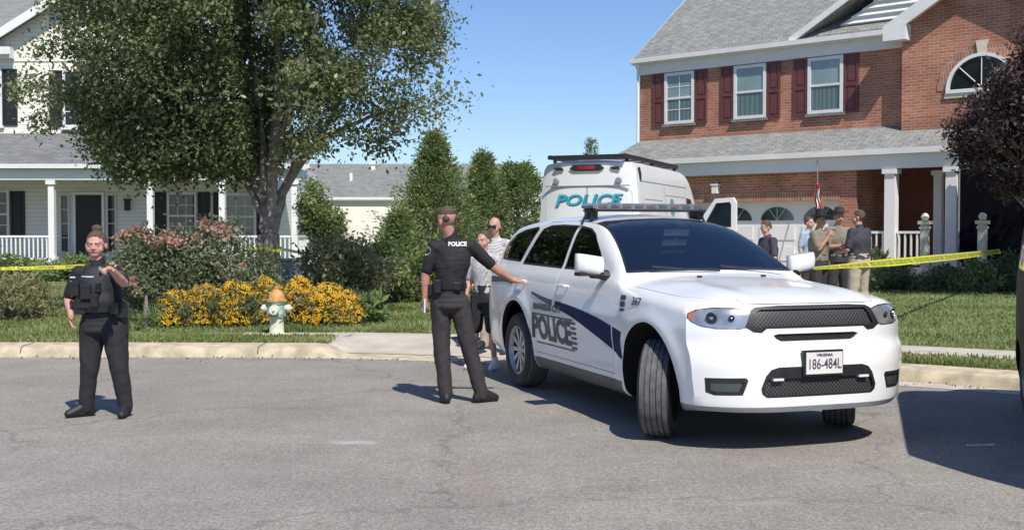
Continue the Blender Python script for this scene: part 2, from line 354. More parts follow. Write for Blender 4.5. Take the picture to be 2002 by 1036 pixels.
# lawn sheet from the kerb back to the houses
VS = [.42, .7, 1.0, 1.3, 1.6, 2.0, 2.6, 3.5, 5, 7, 9, 12, 16, 22, 30, 45, 90]
b = MB(); n = len(VS); vs = []
for i in range(len(CV)):
    for v in VS:
        p = off(i, v); z = gz(v)
        if v <= 1.65: z = z - .15 * apron(CV[i].x)
        vs.append((p.x, p.y, z))
b.add(vs, [(i * n + j, (i + 1) * n + j, (i + 1) * n + j + 1, i * n + j + 1) for i in range(len(CV) - 1) for j in range(n - 1)])
lw = b.build('lawn', M['lawn'], smooth=True, fix=False)
if lw.data.polygons[len(lw.data.polygons) // 2].normal.z < 0: lw.data.flip_normals()
tag(lw, kind='structure')
def strip(name, i0, i1, prof, m, zf=None, joints=0):
    """sweep a (v, z) profile along the kerb line"""
    b = MB(); k = len(prof); vs = []
    for i in range(i0, i1 + 1):
        a = apron(CV[i].x)
        for v, z in prof:
            p = off(i, v); vs.append((p.x, p.y, zf(v, z, a) if zf else z))
    m_ = i1 - i0
    b.add(vs, [(i * k + j, (i + 1) * k + j, (i + 1) * k + j + 1, i * k + j + 1) for i in range(m_) for j in range(k - 1)])
    b.add([vs[j] for j in range(k)], [tuple(range(k))]); b.add([vs[m_ * k + j] for j in range(k)], [tuple(range(k))])
    o = b.build(name, m, smooth=True); tag(o, kind='structure'); return o
ia = min(range(len(CV)), key=lambda i: abs(CV[i].x - (-2.3)) + (0 if CV[i].y > 10 else 99)); ib = min(range(len(CV)), key=lambda i: abs(CV[i].x - 3.3) + (0 if CV[i].y > 8 else 99))
KP = [(-.02, -.02), (.0, .06), (.03, .115), (.09, .135), (.42, .145), (.46, .145), (.47, -.02)]
def kz(v, z, a): return z * (1 - .86 * a) if z > 0 else z
kb = strip('kerb', 0, len(CV) - 1, KP, M['kerb'], kz)
b = MB(); run = 0                                # open joints between the kerb stones
for i in range(1, len(CV)):
    run += (CV[i] - CV[i - 1]).length
    if run > 3.0 and CV[i].x > -16 and CV[i].y > 6:
        run = 0; a = 1 - .86 * apron(CV[i].x); t = (CV[i] - CV[i - 1]).normalized(); pr_ = [(-.004, 0), (-.004, .06 * a), (.028, .119 * a), (.09, .139 * a), (.42, .149 * a)]
        vs = [Vector((*(off(i, v) + t * s_), z)) for s_ in (-.007, .007) for v, z in pr_]
        b.add(vs, [(j, j + 1, j + 6, j + 5) for j in range(4)])
b.build('joints', mat('joint_dirt', (.10, .085, .06), .95), kb)
# dry leaves and grit that gather along the gutter
g_ = np.random.default_rng(8); q_ = []
for _ in range(900):
    i = int(g_.integers(30, len(CV) - 40)); v = -abs(g_.normal()) * .16 - .01
    p = off(i, v).lerp(off(i + 1, v), g_.uniform()); q_.append((p.x, p.y, .006))
lf_ = leaf_object('leaf_litter', q_, .03, leafmat('dry_leaves', [(.07, .05, .03), (.16, .12, .06), (.22, .19, .12)], .1), aspect=.5, upbias=0, seed=5)
tag(lf_, 'dry leaf bits and grit lying in the gutter along the kerb', 'leaf litter', kind='stuff')
# pale gutter line on the right hand side
strip('gutter', ib - 6, len(CV) - 1, [(-.34, .003), (-.33, .005), (-.02, .007)], M['conc'])
# sloping concrete apron and driveway up to the garage
b = MB(); vs = []; AV = [.41, .6, .8, 1.0, 1.2, 1.5, 1.79]; idx = [i for i in range(len(CV)) if CV[i].y > 8 and APRON[0] - .25 <= CV[i].x <= APRON[1] + .1]
for i in idx:
    for v in AV: p = off(i, v); vs.append((p.x, p.y, max(.0265, .024 + (v - .46) / 1.24 * .13 + .004, gz(v) - .15 * apron(CV[i].x) + .007)))
k = len(AV); b.add(vs, [(i * k + j, (i + 1) * k + j, (i + 1) * k + j + 1, i * k + j + 1) for i in range(len(idx) - 1) for j in range(k - 1)])
ap = b.build('driveway_apron', M['conc'], fix=False)
if ap.data.polygons[0].normal.z < 0: ap.data.flip_normals()
tag(ap, kind='structure')
def ground_sheet(name, poly, m, h=.008, n=24):
    """quad draped a few millimetres over the lawn"""
    b = MB(); A, B, Cc, D = [Vector(p) for p in poly]; vs = []
    for i in range(n + 1):
        for j in range(9):
            s, t = i / n, j / 8; p = (A * (1 - s) + D * s) * (1 - t) + (B * (1 - s) + Cc * s) * t
            vs.append((p.x, p.y, ground_z(p.x, p.y) + h))
    b.add(vs, [(i * 9 + j, i * 9 + j + 1, (i + 1) * 9 + j + 1, (i + 1) * 9 + j) for i in range(n) for j in range(8)])
    o = b.build(name, m, fix=False)
    if o.data.polygons[0].normal.z < 0: o.data.flip_normals()
    return tag(o, kind='structure')
ground_sheet('driveway', [(-.9, 15.35), (3.7, 13.9), (9.3, 28.2), (5.0, 31.3)], M['conc'], .012)
# path behind the verge
def pathz(v, z, a): return gz(v) + z
i5 = min(range(len(CV)), key=lambda i: abs(CV[i].x + 3.9)); 
strip('path', i5, ia - 1, [(1.42, .004), (1.44, .012), (1.75, .012), (1.77, .004)], M['conc'], pathz)
strip('path_beyond_driveway', ib - 4, len(CV) - 1, [(1.50, .0), (1.52, .016), (2.2, .016), (2.22, .0)], M['conc'], pathz)
bpy.data.objects['path_beyond_driveway'].name = 'path'
# short grass over the lawn (nobody could count it)
def in_drive(x, y):
    # driveway quad test
    Q = [(-.9, 15.35), (3.7, 13.9), (9.3, 28.2), (5.0, 31.3)]
    s = 0
    for i in range(4):
        a = Q[i]; c = Q[(i + 1) % 4]; cr = (c[0] - a[0]) * (y - a[1]) - (c[1] - a[1]) * (x - a[0])
        if cr < 0: return False
    return True
pts = []; tones = []
r_ = np.random.default_rng(3)
def patch(n, x0, x1, v0, v1):
    ii = [i for i in range(len(CV)) if CV[i].y > 5 and x0 <= CV[i].x <= x1]
    for _ in range(n):
        i = ii[int(r_.integers(0, len(ii) - 1))]; f = r_.uniform(); v = v0 + (v1 - v0) * r_.uniform() ** 1.3
        p = off(i, v).lerp(off(i + 1, v), f)
        if v < 1.75 and apron(p.x) > .25: continue
        if in_drive(p.x, p.y): continue
        if 1.38 < v < 1.8 and (-6.0 < p.x < 0): continue
        if 1.46 < v < 2.26 and p.x > 2: continue
        pts.append((p.x, p.y, gz(v) - .01)); tones.append(.5 + .9 * noise.noise((p.x * 1.1, p.y * 1.1, 0)) + r_.uniform(-.3, .3))
patch(42000, -9, -1.2, .47, 6.5); patch(16000, -14, -1, 3, 14); patch(30000, 2.9, 7.4, .47, 9); patch(14000, 2.9, 7.0, 8, 15)
g = leaf_object('grass', pts, .055, M['grass'], aspect=.28, upbias=2.6, rnd=np.array(tones), seed=4)
tag(g, 'short green grass growing over the front lawns and verge', 'grass', kind='stuff')
# pale scrap lying on the road
b = MB(); p = at(1920, 873, 8.32); b.box((p.x, p.y, .006), (.2, .012, .008), .05); b.box((p.x + .085, p.y + .008, .008), (.05, .02, .010), .3)
tag(b.build('litter', M['white']), 'thin pale scrap lying on the road in the dark vehicle shadow', 'litter')
# ------------------------------------------------------------ houses
def frame_mb(x0, x1, z0, z1, y0, y1, w):
    b = MB(); b.b2(x0, x1, y0, y1, z1 - w, z1); b.b2(x0, x1, y0, y1, z0, z0 + w); b.b2(x0, x0 + w, y0, y1, z0 + w, z1 - w); b.b2(x1 - w, x1, y0, y1, z0 + w, z1 - w); return b
def window(parent, x0, x1, z0, z1, y, glass=None, mid=True, grid=None, w=.075, curtain=False, sill=True, name='window'):
    """double hung window standing proud of a wall whose face is at y (outside is -y)"""
    f = frame_mb(x0, x1, z0, z1, y - .06, y + .02, w)
    zm = (z0 + z1) / 2
    if mid: f.b2(x0 + w, x1 - w, y - .05, y + .01, zm - .03, zm + .03)
    wn = f.build(name, M['trim'], parent)
    if curtain:
        g = MB(); g.b2(x0 + w * .8, x1 - w * .8, y - .024, y - .008, zm, z1 - w * .8); g.build('pane', M['upane'], wn)
        g = MB(); g.b2(x0 + w * .8, x1 - w * .8, y - .020, y - .006, z0 + w * .8, zm - .001); g.build('pane', M['curtain'], wn)
    else: g = MB(); g.b2(x0 + w * .8, x1 - w * .8, y - .02, y - .008, z0 + w * .8, z1 - w * .8); g.build('pane', glass or M['glass'], wn)
    if grid:
        b = MB(); nx, nz = grid
        for i in range(1, nx): xx = x0 + w + (x1 - x0 - 2 * w) * i / nx; b.b2(xx - .011, xx + .011, y - .036, y - .022, z0 + w, z1 - w)
        for j in range(1, nz): zz = z0 + w + (z1 - z0 - 2 * w) * j / nz; b.b2(x0 + w, x1 - w, y - .034, y - .024, zz - .011, zz + .011)
        b.build('glazing_bars', M['trim'], wn)
    if sill: s = MB(); s.b2(x0 - .05, x1 + .05, y - .10, y + .02, z0 - .075, z0 - .003); s.build('sill', sill if not isinstance(sill, bool) else M['trim'], wn)
    return wn
def shutter(parent, x0, x1, z0, z1, y, m):
    b = frame_mb(x0, x1, z0, z1, y - .045, y + .01, .055); zm = z0 + (z1 - z0) * .48
    b.b2(x0 + .055, x1 - .055, y - .045, y + .01, zm - .04, zm + .04)
    for a, c in ((z0 + .055, zm - .04), (zm + .04, z1 - .055)):
        b.b2(x0 + .055, x1 - .055, y - .022, y + .01, a, c); b.b2(x0 + .11, x1 - .11, y - .036, y - .02, a + .06, c - .06)
    return b.build('shutter', m, parent)
def railing(parent, A, B, z0, z1, m, sp=.125):
    A = Vector(A); B = Vector(B); d = B - A; L = d.length; ang = math.atan2(d.y, d.x); b = MB(); c = (A + B) / 2
    b.box((c.x, c.y, z1 - .03), (L, .07, .06), ang); b.box((c.x, c.y, z0 + .1), (L, .05, .05), ang)
    n = max(2, int(L / sp))
    for i in range(n):
        p = A + d * ((i + .5) / n); b.box((p.x, p.y, (z0 + z1) / 2 + .02), (.04, .04, z1 - z0 - .14), ang)
    return b.build('railing', m, parent)
def column(parent, x, y, z0, z1, w, m):
    b = MB(); b.box((x, y, (z0 + z1) / 2), (w, w, z1 - z0 - .01)); b.box((x, y, z1 - .07), (w + .1, w + .1, .12)); b.box((x, y, z0 + .08), (w + .08, w + .08, .15)); return b.build('column', m, parent)

# white house with porch, gable towards us; local x = world x, front wall plane y = 0 (world y 35.2)
WH = empty('white_house', (0, 35.2, 0)); tag(WH, 'two storey white sided house with a long columned porch and black shutters', 'house')
s = 35.2 / F_PX
def wx(px): return (px - 1001) * s
def wz(py): return CAM_H + (HOR - py) * s
def fx(px, Y): return (px - 1001) / F_PX * Y
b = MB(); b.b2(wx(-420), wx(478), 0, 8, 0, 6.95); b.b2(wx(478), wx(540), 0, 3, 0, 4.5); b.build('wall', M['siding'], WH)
# gable
gx0, gx1, gxc = wx(-60), wx(470), wx(205); sl = .62
zb_ = wz(-18) - (wx(0) - gx0) * 0 ; zr = 7.0; zt = zr + (gxc - gx0) * sl
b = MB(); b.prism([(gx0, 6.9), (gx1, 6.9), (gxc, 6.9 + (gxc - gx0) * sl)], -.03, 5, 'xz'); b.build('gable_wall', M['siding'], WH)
b = MB()
for sg in (-1, 1):
    ex = gxc + sg * ((gxc - gx0) + .35); ez = 6.9 - .35 * sl
    top = (gxc, 6.9 + (gxc - gx0) * sl + .02)
    b.prism([(ex, ez), top, (top[0], top[1] + .16), (ex, ez + .16)], -.45, 6, 'xz')
rf = b.build('roof', M['shingle2'], WH)
b = MB()
for sg in (-1, 1):
    ex = gxc + sg * ((gxc - gx0) + .37); ez = 6.9 - .37 * sl
    top = (gxc, 6.9 + (gxc - gx0) * sl)
    b.prism([(ex, ez - .12), (top[0], top[1] - .12), (top[0], top[1] + .17), (ex, ez + .17)], -.50, -.455, 'xz')
b.build('rake_board', M['white'], rf)
b = MB(); b.b2(wx(-420), gx0 - .4, -.4, 9, 6.95, 7.05); b.add([(wx(-420), -.4, 7.05), (gx0 + 1.5, -.4, 7.05), (gx0 + 1.5, 4.5, 10), (wx(-420), 4.5, 10)], [(0, 1, 2, 3)]); b.build('roof', M['shingle2'], WH)
b = MB(); b.b2(wx(-40), wx(34), -.34, 0, wz(118), wz(97)); b.build('eave_return', M['trim'], WH)
window(WH, wx(-35), wx(9), wz(247), wz(135), 0, M['dglass'], grid=(2, 4)); shutter(WH, wx(9.5), wx(38), wz(247), wz(137), 0, M['blackp']); shutter(WH, wx(100), wx(126), wz(250), wz(140), 0, M['blackp'])
window(WH, wx(127), wx(205), wz(250), wz(138), 0, M['dglass'], grid=(2, 4))
window(WH, wx(330), wx(400), wz(250), wz(138), 0, M['dglass'], grid=(2, 4)); shutter(WH, wx(300), wx(329), wz(250), wz(140), 0, M['blackp']); shutter(WH, wx(401), wx(430), wz(250), wz(140), 0, M['blackp'])
# porch
PX0, PX1 = wx(-400), fx(592, 32.9)
pf = MB(); pf.b2(PX0, PX1, -2.5, -.01, .1, .72); pf.build('porch_floor', M['greyw'], WH)
b = MB(); zT, zE = wz(262), CAM_H + 134 / F_PX * 32.7
b.add([(PX0, 0, zT), (PX1 - .2, 0, zT), (PX1 + .25, -2.6, zE), (PX0, -2.6, zE), (PX0, 0, zT - .12), (PX1 - .2, 0, zT - .12), (PX1 + .25, -2.6, zE - .12), (PX0, -2.6, zE - .12)], [(0, 1, 2, 3), (4, 5, 6, 7), (0, 1, 5, 4), (1, 2, 6, 5), (2, 3, 7, 6), (3, 0, 4, 7)])
b.build('porch_roof', M['shingle3'], WH)
b = MB(); b.b2(PX0, PX1 + .28, -2.72, -2.605, zE - .14, zE - .01); b.build('gutter', M['trim'], WH)
b = MB(); b.b2(PX0, PX1, -2.5, -2.25, zE - .46, zE - .15); b.b2(PX1 - .25, PX1, -2.24, -.01, zE - .46, zE - .15); b.build('porch_beam', M['white'], WH)
b = MB(); b.b2(PX0, PX1 - .3, -2.24, -.01, zE - .2, zE - .16); b.build('porch_ceiling', M['siding'], WH)
cols = [fx(-90, 32.9), fx(105, 32.9), fx(297, 32.9), fx(437, 32.9), fx(578, 32.9)]
for cx in cols: column(WH, cx, -2.38, .72, zE - .46, .17, M['white'])
for a, c in ((cols[0] - 3, cols[0]), (cols[0], cols[1]), (cols[2], cols[3]), (cols[3], cols[4])): railing(WH, (a + .1, -2.38), (c - .1, -2.38), .72, 1.5, M['white'])
railing(WH, (cols[4], -2.25), (cols[4], -.1), .72, 1.5, M['white'])
b = MB()
for k in range(3): b.b2(fx(115, 32.9), fx(280, 32.9), -2.5 - .3 * (k + 1), -2.5 - .3 * k, .1, .54 - .18 * k)
b.build('porch_steps', M['greyw'], WH)
dr = MB(); dr.b2(wx(150), wx(201), -.05, .02, .74, wz(382)); d = dr.build('door', M['blackp'], WH)
q = frame_mb(wx(145), wx(206), .72, wz(376), -.08, .01, .08); q.build('door_frame', M['white'], d)
h = MB(); h.tube([(wx(195), -.09, 1.75), (wx(195), -.06, 1.75)], .03); h.build('handle', M['stone'], d)
for a, c in ((119, 137), (210, 229)): window(WH, wx(a), wx(c), .95, wz(380), 0, M['dglass'], False, grid=(1, 4), w=.04, sill=False, name='sidelight')
b = MB(); b.b2(wx(247), wx(256), -.16, -.04, wz(412), wz(392)); b.b2(wx(245), wx(258), -.18, 0, wz(392), wz(389)); b.build('wall_lantern', M['blackp'], WH)
window(WH, wx(-60), wx(20), wz(466), wz(372), 0, M['dglass'], grid=(3, 4)); shutter(WH, wx(22), wx(50), wz(466), wz(374), 0, M['blackp'])
shutter(WH, wx(299), wx(326), wz(470), wz(376), 0, M['blackp']); window(WH, wx(328), wx(386), wz(468), wz(376), 0, M['dglass'], grid=(3, 4))
shutter(WH, wx(388), wx(412), wz(470), wz(376), 0, M['blackp']); shutter(WH, wx(418), wx(436), wz(470), wz(376), 0, M['blackp'])
window(WH, wx(441), wx(502), wz(470), wz(378), 0, M['glass'], grid=(3, 4)); shutter(WH, wx(503), wx(530), wz(470), wz(376), 0, M['blackp'])

# far house with a plain pale wall
FH = empty('far_house', (0, 50, 0)); tag(FH, 'low house with plain cream wall and long grey roof behind the evergreens', 'house')
s = 50 / F_PX
def wz5(py): return CAM_H + (HOR - py) * s
b = MB(); b.b2((620 - 1001) * s, (1010 - 1001) * s, 0, 8, 0, wz5(384)); b.build('wall', M['cream'], FH)
b = MB(); x0, x1 = (560 - 1001) * s, (1030 - 1001) * s; ez, rz_ = wz5(386), CAM_H + 134 / F_PX * 54
b.add([(x0 + .3, -.12, ez), (x1, -.12, ez), (x1, 4, rz_), (x0 + .3, 4, rz_), (x1, 8.4, ez), (x0 + .3, 8.4, ez)], [(0, 1, 2, 3), (3, 2, 4, 5), (0, 3, 5), (1, 4, 2)]); r = b.build('roof', M['shingle2'], FH)
b = MB(); b.b2(x0 + .3, x1, -.22, -.125, ez - .12, ez + .0); b.build('gutter', M['white'], r)
b = MB(); p = (731 - 1001) / F_PX * 53.4; b.b2(p - .1, p + .1, 3.2, 3.4, rz_ - .5, rz_ + .15); b.b2(p - .17, p + .17, 3.15, 3.45, rz_ - .08, rz_); b.build('flue', M['white'], r)
b = MB(); p = (687 - 1001) / F_PX * 52; b.tube([(p, 1.9, rz_ - 1.1), (p, 1.9, rz_ - .55)], .09); b.build('vent', M['white'], r)
b = MB(); b.b2((560 - 1001) * s, (640 - 1001) * s, 2, 8, 0, wz5(400)); b.build('side_wall', M['cream'], FH)

# brick house. local x runs along the front to the right, local -y points out of the front
BA = R(-40); BH = empty('brick_house', (3.86, 34.1, 0), BA)
tag(BH, 'two storey red brick house with maroon shutters, grey roof and white porch', 'house')
GC, GP = 10.1, .36                   # centre of the front gable, how far that part stands forward
S0, S1 = 8.14, 12.1
b = MB(); b.b2(0, 8.2, 0, 8.5, 4.1, 6.85)
w_ = b.build('wall', M['brick'], BH)
arch = [(GC + .82 * math.cos(a), 5.08 + .82 * math.sin(a)) for a in np.linspace(0, math.pi, 25)]
b = MB(); sg = .6; b.prism([(S0, 3.6), (S1, 3.6), (S1, 6.8), (GC, 6.8 + (GC - S0) * sg), (S0, 6.8)], -GP, 8.4, 'xz'); gw = b.build('gable_wall', M['brick'], BH)
# arch window
b = MB(); rr = .82; N = 24
def ringseg(b, c, r0, r1, y0, y1, a0=0, a1=math.pi, n=24, m=0):
    vs = []
    for i in range(n + 1):
        a = a0 + (a1 - a0) * i / n
        for r, y in ((r0, y0), (r1, y0), (r1, y1), (r0, y1)): vs.append((c[0] + r * math.cos(a), y, c[1] + r * math.sin(a)))
    b.add(vs, [(4 * i + k, 4 * i + (k + 1) % 4, 4 * i + 4 + (k + 1) % 4, 4 * i + 4 + k) for i in range(n) for k in range(4)] + [(0, 1, 2, 3), (4 * n, 4 * n + 1, 4 * n + 2, 4 * n + 3)], m)
ringseg(b, (GC, 5.08), .76, .84, -GP - .07, -GP + .01); b.b2(GC - .84, GC + .84, -GP - .08, -GP + .01, 4.99, 5.08)
for a in (45, 90, 135):
    a = R(a); b.tube([(GC, -GP - .04, 5.09), (GC + .78 * math.cos(a), -GP - .04, 5.08 + .78 * math.sin(a))], .013, 5)
aw = b.build('arch_window', M['white'], BH)
b = MB(); b.prism([(GC + .77 * math.cos(a), 5.085 + .77 * math.sin(a)) for a in np.linspace(0, math.pi, 25)], -GP - .012, -GP - .004, 'xz'); b.build('pane', M['dglass'], aw)
b = MB(); ringseg(b, (GC, 5.08), .845, 1.07, -GP - .02, -GP + .01, n=24); b.build('brick_arch', M['brick2'], aw)
b = MB(); b.prism([(GC - .09, 5.90), (GC + .09, 5.90), (GC + .14, 6.22), (GC - .14, 6.22)], -GP - .06, -GP + .01, 'xz'); b.build('keystone', M['stone'], aw)
b = MB(); b.b2(GC - .88, GC + .88, -GP - .05, -GP + .01, 4.88, 4.985); b.build('sill', M['stone'], aw)
# three shuttered windows
for i, sc_ in enumerate((1.40, 3.70, 5.94)):
    z1 = 6.28; z0 = 4.78
    window(BH, sc_ - .50, sc_ + .50, z0, z1, 0, M['glass'], grid=None if i else (2, 4), w=.085, curtain=True, sill=M['shingle'])
    shutter(BH, sc_ - .92, sc_ - .52, z0 - .03, z1 + .02, 0, M['maroon']); shutter(BH, sc_ + .52, sc_ + .92, z0 - .03, z1 + .02, 0, M['maroon'])
b = MB(); b.b2(-.02, 8.14, -.05, .0, 6.31, 6.62); b.build('frieze', M['trim'], BH)
# main roof
OH = .17
b = MB(); D = 4.3; P = .75; zE2 = 6.78
def slab(b, x0, x1, y0, z0, y1, z1, th=.12, m=0):
    b.add([(x0, y0, z0), (x1, y0, z0), (x1, y1, z1), (x0, y1, z1), (x0, y0, z0 - th), (x1, y0, z0 - th), (x1, y1, z1 - th), (x0, y1, z1 - th)], [(0, 1, 2, 3), (7, 6, 5, 4), (0, 1, 5, 4), (1, 2, 6, 5), (2, 3, 7, 6), (3, 0, 4, 7)], m)
slab(b, -.16, 12.3, -OH, zE2, D, zE2 + (D + OH) * P); slab(b, -.16, 12.3, 8.8, zE2, D, zE2 + (D + OH) * P)
mr_ = b.build('roof', M['shingle'], BH)
b = MB(); b.prism([(0, 6.7), (8.4, 6.7), (D, 6.7 + 4.1 * P)], .0, .2, 'yz'); b.build('side_gable', M['siding'], BH)
b = MB(); b.b2(-.2, 8.16, -OH - .12, -OH - .005, zE2 - .13, zE2 + .0); b.b2(-.16, 8.14, -OH - .02, .0, zE2 - .165, zE2 - .125); b.build('gutter', M['trim'], mr_)
b = MB(); b.prism([(-OH, zE2 - .02), (D, zE2 + (D + OH) * P), (D, zE2 + (D + OH) * P - .16), (-OH, zE2 - .17)], -.19, -.165, 'yz'); b.build('rake_board', M['white'], mr_)
b = MB(); b.tube([(-.03, -OH - .05, 6.7), (-.03, -.06, 6.45), (-.03, -.06, 4.2)], .04, 6); b.build('downpipe', M['white'], mr_)
# upper cross gable with lap siding, set above the main eave
g0, gp, gsl = 5.05, 10.1, .58; zg = zE2 + .04
b = MB(); gx_ = g0 + 1.2; gz_ = zg + .26; b.prism([(gx_, gz_), (gp, gz_), (gp, gz_ + (gp - gx_) * gsl)], .16, .3, 'xz')
for k in range(12):                               # real lap boards, each throws its own line of shade
    za = gz_ + .02 + k * .17; xl = gx_ + (za - gz_ + .11) / gsl
    if xl < gp - .1: b.add([(xl, .15, za + .11), (gp, .15, za + .11), (gp, .08, za), (xl - .11 / gsl * .9, .08, za), (xl, .17, za + .11), (gp, .17, za + .11), (gp, .17, za), (xl - .11 / gsl * .9, .17, za)], [(0, 1, 2, 3), (3, 2, 6, 7), (0, 3, 7, 4), (1, 5, 6, 2)])
b.build('upper_gable', M['white'], BH)
b = MB()
b.add([(g0, -.16, zg), (gp, -.16, zg + (gp - g0) * gsl), (gp, 8, zg + (gp - g0) * gsl), (g0, .1, zg), (g0, -.16, zg - .1), (gp, -.16, zg + (gp - g0) * gsl - .1), (gp, 8, zg + (gp - g0) * gsl - .1), (g0, .1, zg - .1)], [(0, 1, 2, 3), (7, 6, 5, 4), (0, 1, 5, 4), (2, 3, 7, 6)])
b.add([(2 * gp - g0, -.22, zg), (gp, -.22, zg + (gp - g0) * gsl), (gp, 8, zg + (gp - g0) * gsl), (2 * gp - g0, .1, zg)], [(0, 1, 2, 3)])
ug = b.build('upper_gable_roof', M['shingle'], BH)
b = MB(); b.prism([(g0 - .1, zg - .14), (gp, zg + (gp - g0 + .1) * gsl - .14), (gp, zg + (gp - g0 + .1) * gsl + .04), (g0 - .1, zg + .04)], -.21, -.163, 'xz'); b.build('rake_board', M['white'], ug)
b = MB(); slab(b, g0 + .7, S0, -.14, zg + .02, .158, zg + .25, .04); b.build('pent_roof', M['shingle'], ug)
# front gable roof over the brick gable, boxed return at its foot
b = MB(); OG = .30
for sg_ in (-1, 1):
    ex = GC + sg_ * (GC - S0 + .34); ez = 6.8 - .34 * sg; tp = 6.8 + (GC - S0) * sg
    b.prism([(ex, ez + .03), (GC, tp + .03), (GC, tp + .17), (ex, ez + .17)], -GP - OG, 3, 'xz')
fg = b.build('gable_roof', M['shingle'], BH)
b = MB()
for sg_ in (-1, 1):
    ex = GC + sg_ * (GC - S0 + .38); ez = 6.8 - .38 * sg; tp = 6.8 + (GC - S0) * sg
    b.prism([(ex, ez - .16), (GC, tp - .16), (GC, tp + .19), (ex, ez + .19)], -GP - OG - .05, -GP - OG - .003, 'xz')
    b.prism([(ex, ez - .08), (GC, tp - .08), (GC, tp + .02), (ex, ez + .02)], -GP - OG, -GP - .01, 'xz')
b.build('rake_board', M['white'], fg)
b = MB(); b.prism([(S0 - .36, 6.40), (S0 + .22, 6.40), (S0 + .22, 6.80), (S0 + .05, 6.86), (S0 - .36, 6.62)], -GP - OG - .06, -.02, 'xz'); b.build('boxed_eave', M['white'], fg)
# pent roof over garage and porch
EO = 1.35; ze, zt_ = 3.66, 4.33
b = MB(); b.add([(.0, -.01, zt_), (S0 + .0, -.01, zt_), (S0, -EO, ze), (-.38, -EO, ze), (.0, -.01, zt_ - .1), (S0, -.01, zt_ - .1), (S0, -EO, ze - .1), (-.38, -EO, ze - .1)], [(0, 1, 2, 3), (7, 6, 5, 4), (3, 2, 6, 7), (0, 3, 7, 4)])
b.add([(S0, -GP - .01, zt_ - .18), (13.5, -GP - .01, zt_ - .18), (13.5, -EO, ze), (S0, -EO, ze), (S0, -GP - .01, zt_ - .28), (13.5, -GP - .01, zt_ - .28), (13.5, -EO, ze - .1), (S0, -EO, ze - .1)], [(0, 1, 2, 3), (7, 6, 5, 4), (3, 2, 6, 7)])
b.add([(.0, -.01, zt_), (-.38, -EO, ze), (-.38, 0.6, ze), (0, .6, zt_)], [(0, 1, 2, 3)])
pr = b.build('porch_roof', M['shingle'], BH)
b = MB(); b.b2(-.42, 13.5, -EO - .13, -EO - .004, ze - .15, ze - .01); b.build('gutter', M['trim'], pr)
b = MB(); b.b2(-.3, 13.5, -EO + .02, -1.13, ze - .50, ze - .11); b.b2(7.3, 13.5, -1.12, .9, ze - .32, ze - .28); b.build('porch_beam', M['white'], pr)
# garage: brick front with an opening, brick pier, back wall of the porch
GY = -1.08; gz0, gz1, ga, gb_ = .2, 2.42, 1.9, 6.83
b = MB(); b.b2(.25, ga, GY, .3, .1, ze - .12); b.b2(gb_, 7.28, GY, .3, .1, ze - .12); b.b2(ga, gb_, GY, .3, gz1 + .23, ze - .12); b.b2(.25, 7.28, .31, 8.2, .1, 4.1)
b.build('garage_wall', M['brick'], BH)
b = MB(); b.b2(ga, gb_, GY - .015, .3, gz1, gz1 + .228); b.build('lintel', M['brick2'], BH)
b = MB(); b.b2(ga, gb_, GY + .22, GY + .26, gz0, gz1)
for j in range(4):
    za = gz0 + (gz1 - gz0) * j / 4
    for i in range(4):
        xa = ga + (gb_ - ga) * i / 4 + .1; xb = xa + (gb_ - ga) / 4 - .2
        if j < 3: b.b2(xa, xb, GY + .20, GY + .225, za + .08, za + .45)
gd = b.build('garage_door', M['white'], BH)
for i in range(4):
    xc = ga + (gb_ - ga) * (i + .5) / 4
    b = MB(); b.prism([(xc + .48 * math.cos(a), gz0 + (gz1 - gz0) * .77 + .36 * math.sin(a)) for a in np.linspace(0, math.pi, 17)], GY + .21, GY + .228, 'xz'); f = b.build('window', M['glass'], gd)
    b = MB()
    for a in (60, 90, 120): b.tube([(xc, GY + .205, gz0 + (gz1 - gz0) * .77), (xc + .46 * math.cos(R(a)), GY + .205, gz0 + (gz1 - gz0) * .77 + .35 * math.sin(R(a)))], .007, 4)
    b.build('glazing_bars', M['trim'], f)
# porch behind the columns
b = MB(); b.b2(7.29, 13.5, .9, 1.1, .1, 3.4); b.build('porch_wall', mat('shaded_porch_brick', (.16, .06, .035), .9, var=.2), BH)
PF = .72
b = MB(); b.b2(7.29, 13.5, -1.3, .9, .1, PF); b.build('porch_floor', M['greyw'], BH)
for cx, cy, w in ((8.23, -1.2, .26), (9.72, -1.2, .26), (8.9, .2, .2), (12.3, -1.2, .26)): column(BH, cx, cy, PF, ze - .5, w, M['white'])
railing(BH, (7.32, -1.2), (8.1, -1.2), PF, 1.62, M['white'], .14); railing(BH, (8.36, -1.2), (9.1, -1.2), PF, 1.62, M['white'], .14)
railing(BH, (10.75, -1.2), (12.2, -1.2), PF, 1.62, M['white'], .14)
b = MB()
for k in range(3): b.b2(9.2, 10.6, -1.3 - .32 * (k + 1), -1.3 - .32 * k, .1, PF - .13 - .15 * k)
b.build('porch_steps', M['greyw'], BH)
for nx_, ny_, tilt in ((9.30, -1.85, .0), (10.62, -1.85, .05)):
    b = MB(); b.box((nx_, ny_, .98), (.17, .17, 1.6)); b.box((nx_, ny_, 1.82), (.26, .26, .08)); b.box((nx_, ny_, 1.70), (.21, .21, .05)); b.lathe([(.0, 1.86), (.07, 1.88), (.10, 1.96), (.06, 2.03), (.0, 2.05)], 10, c=(nx_, ny_, 0)); b.build('newel_post', M['stone'], BH)
dd = MB(); dd.b2(10.2, 11.2, .82, .9, PF, 2.9); dd.build('door', M['maroon'], BH)
b = MB(); b.b2(3.2, 3.36, GY - .18, GY - .02, 2.66, 2.88); b.b2(3.17, 3.39, GY - .2, GY - .0, 2.88, 2.92); b.tube([(3.28, GY - .1, 2.92), (3.28, GY - .04, 3.02)], .012, 5); b.build('wall_lantern', M['white'], BH)
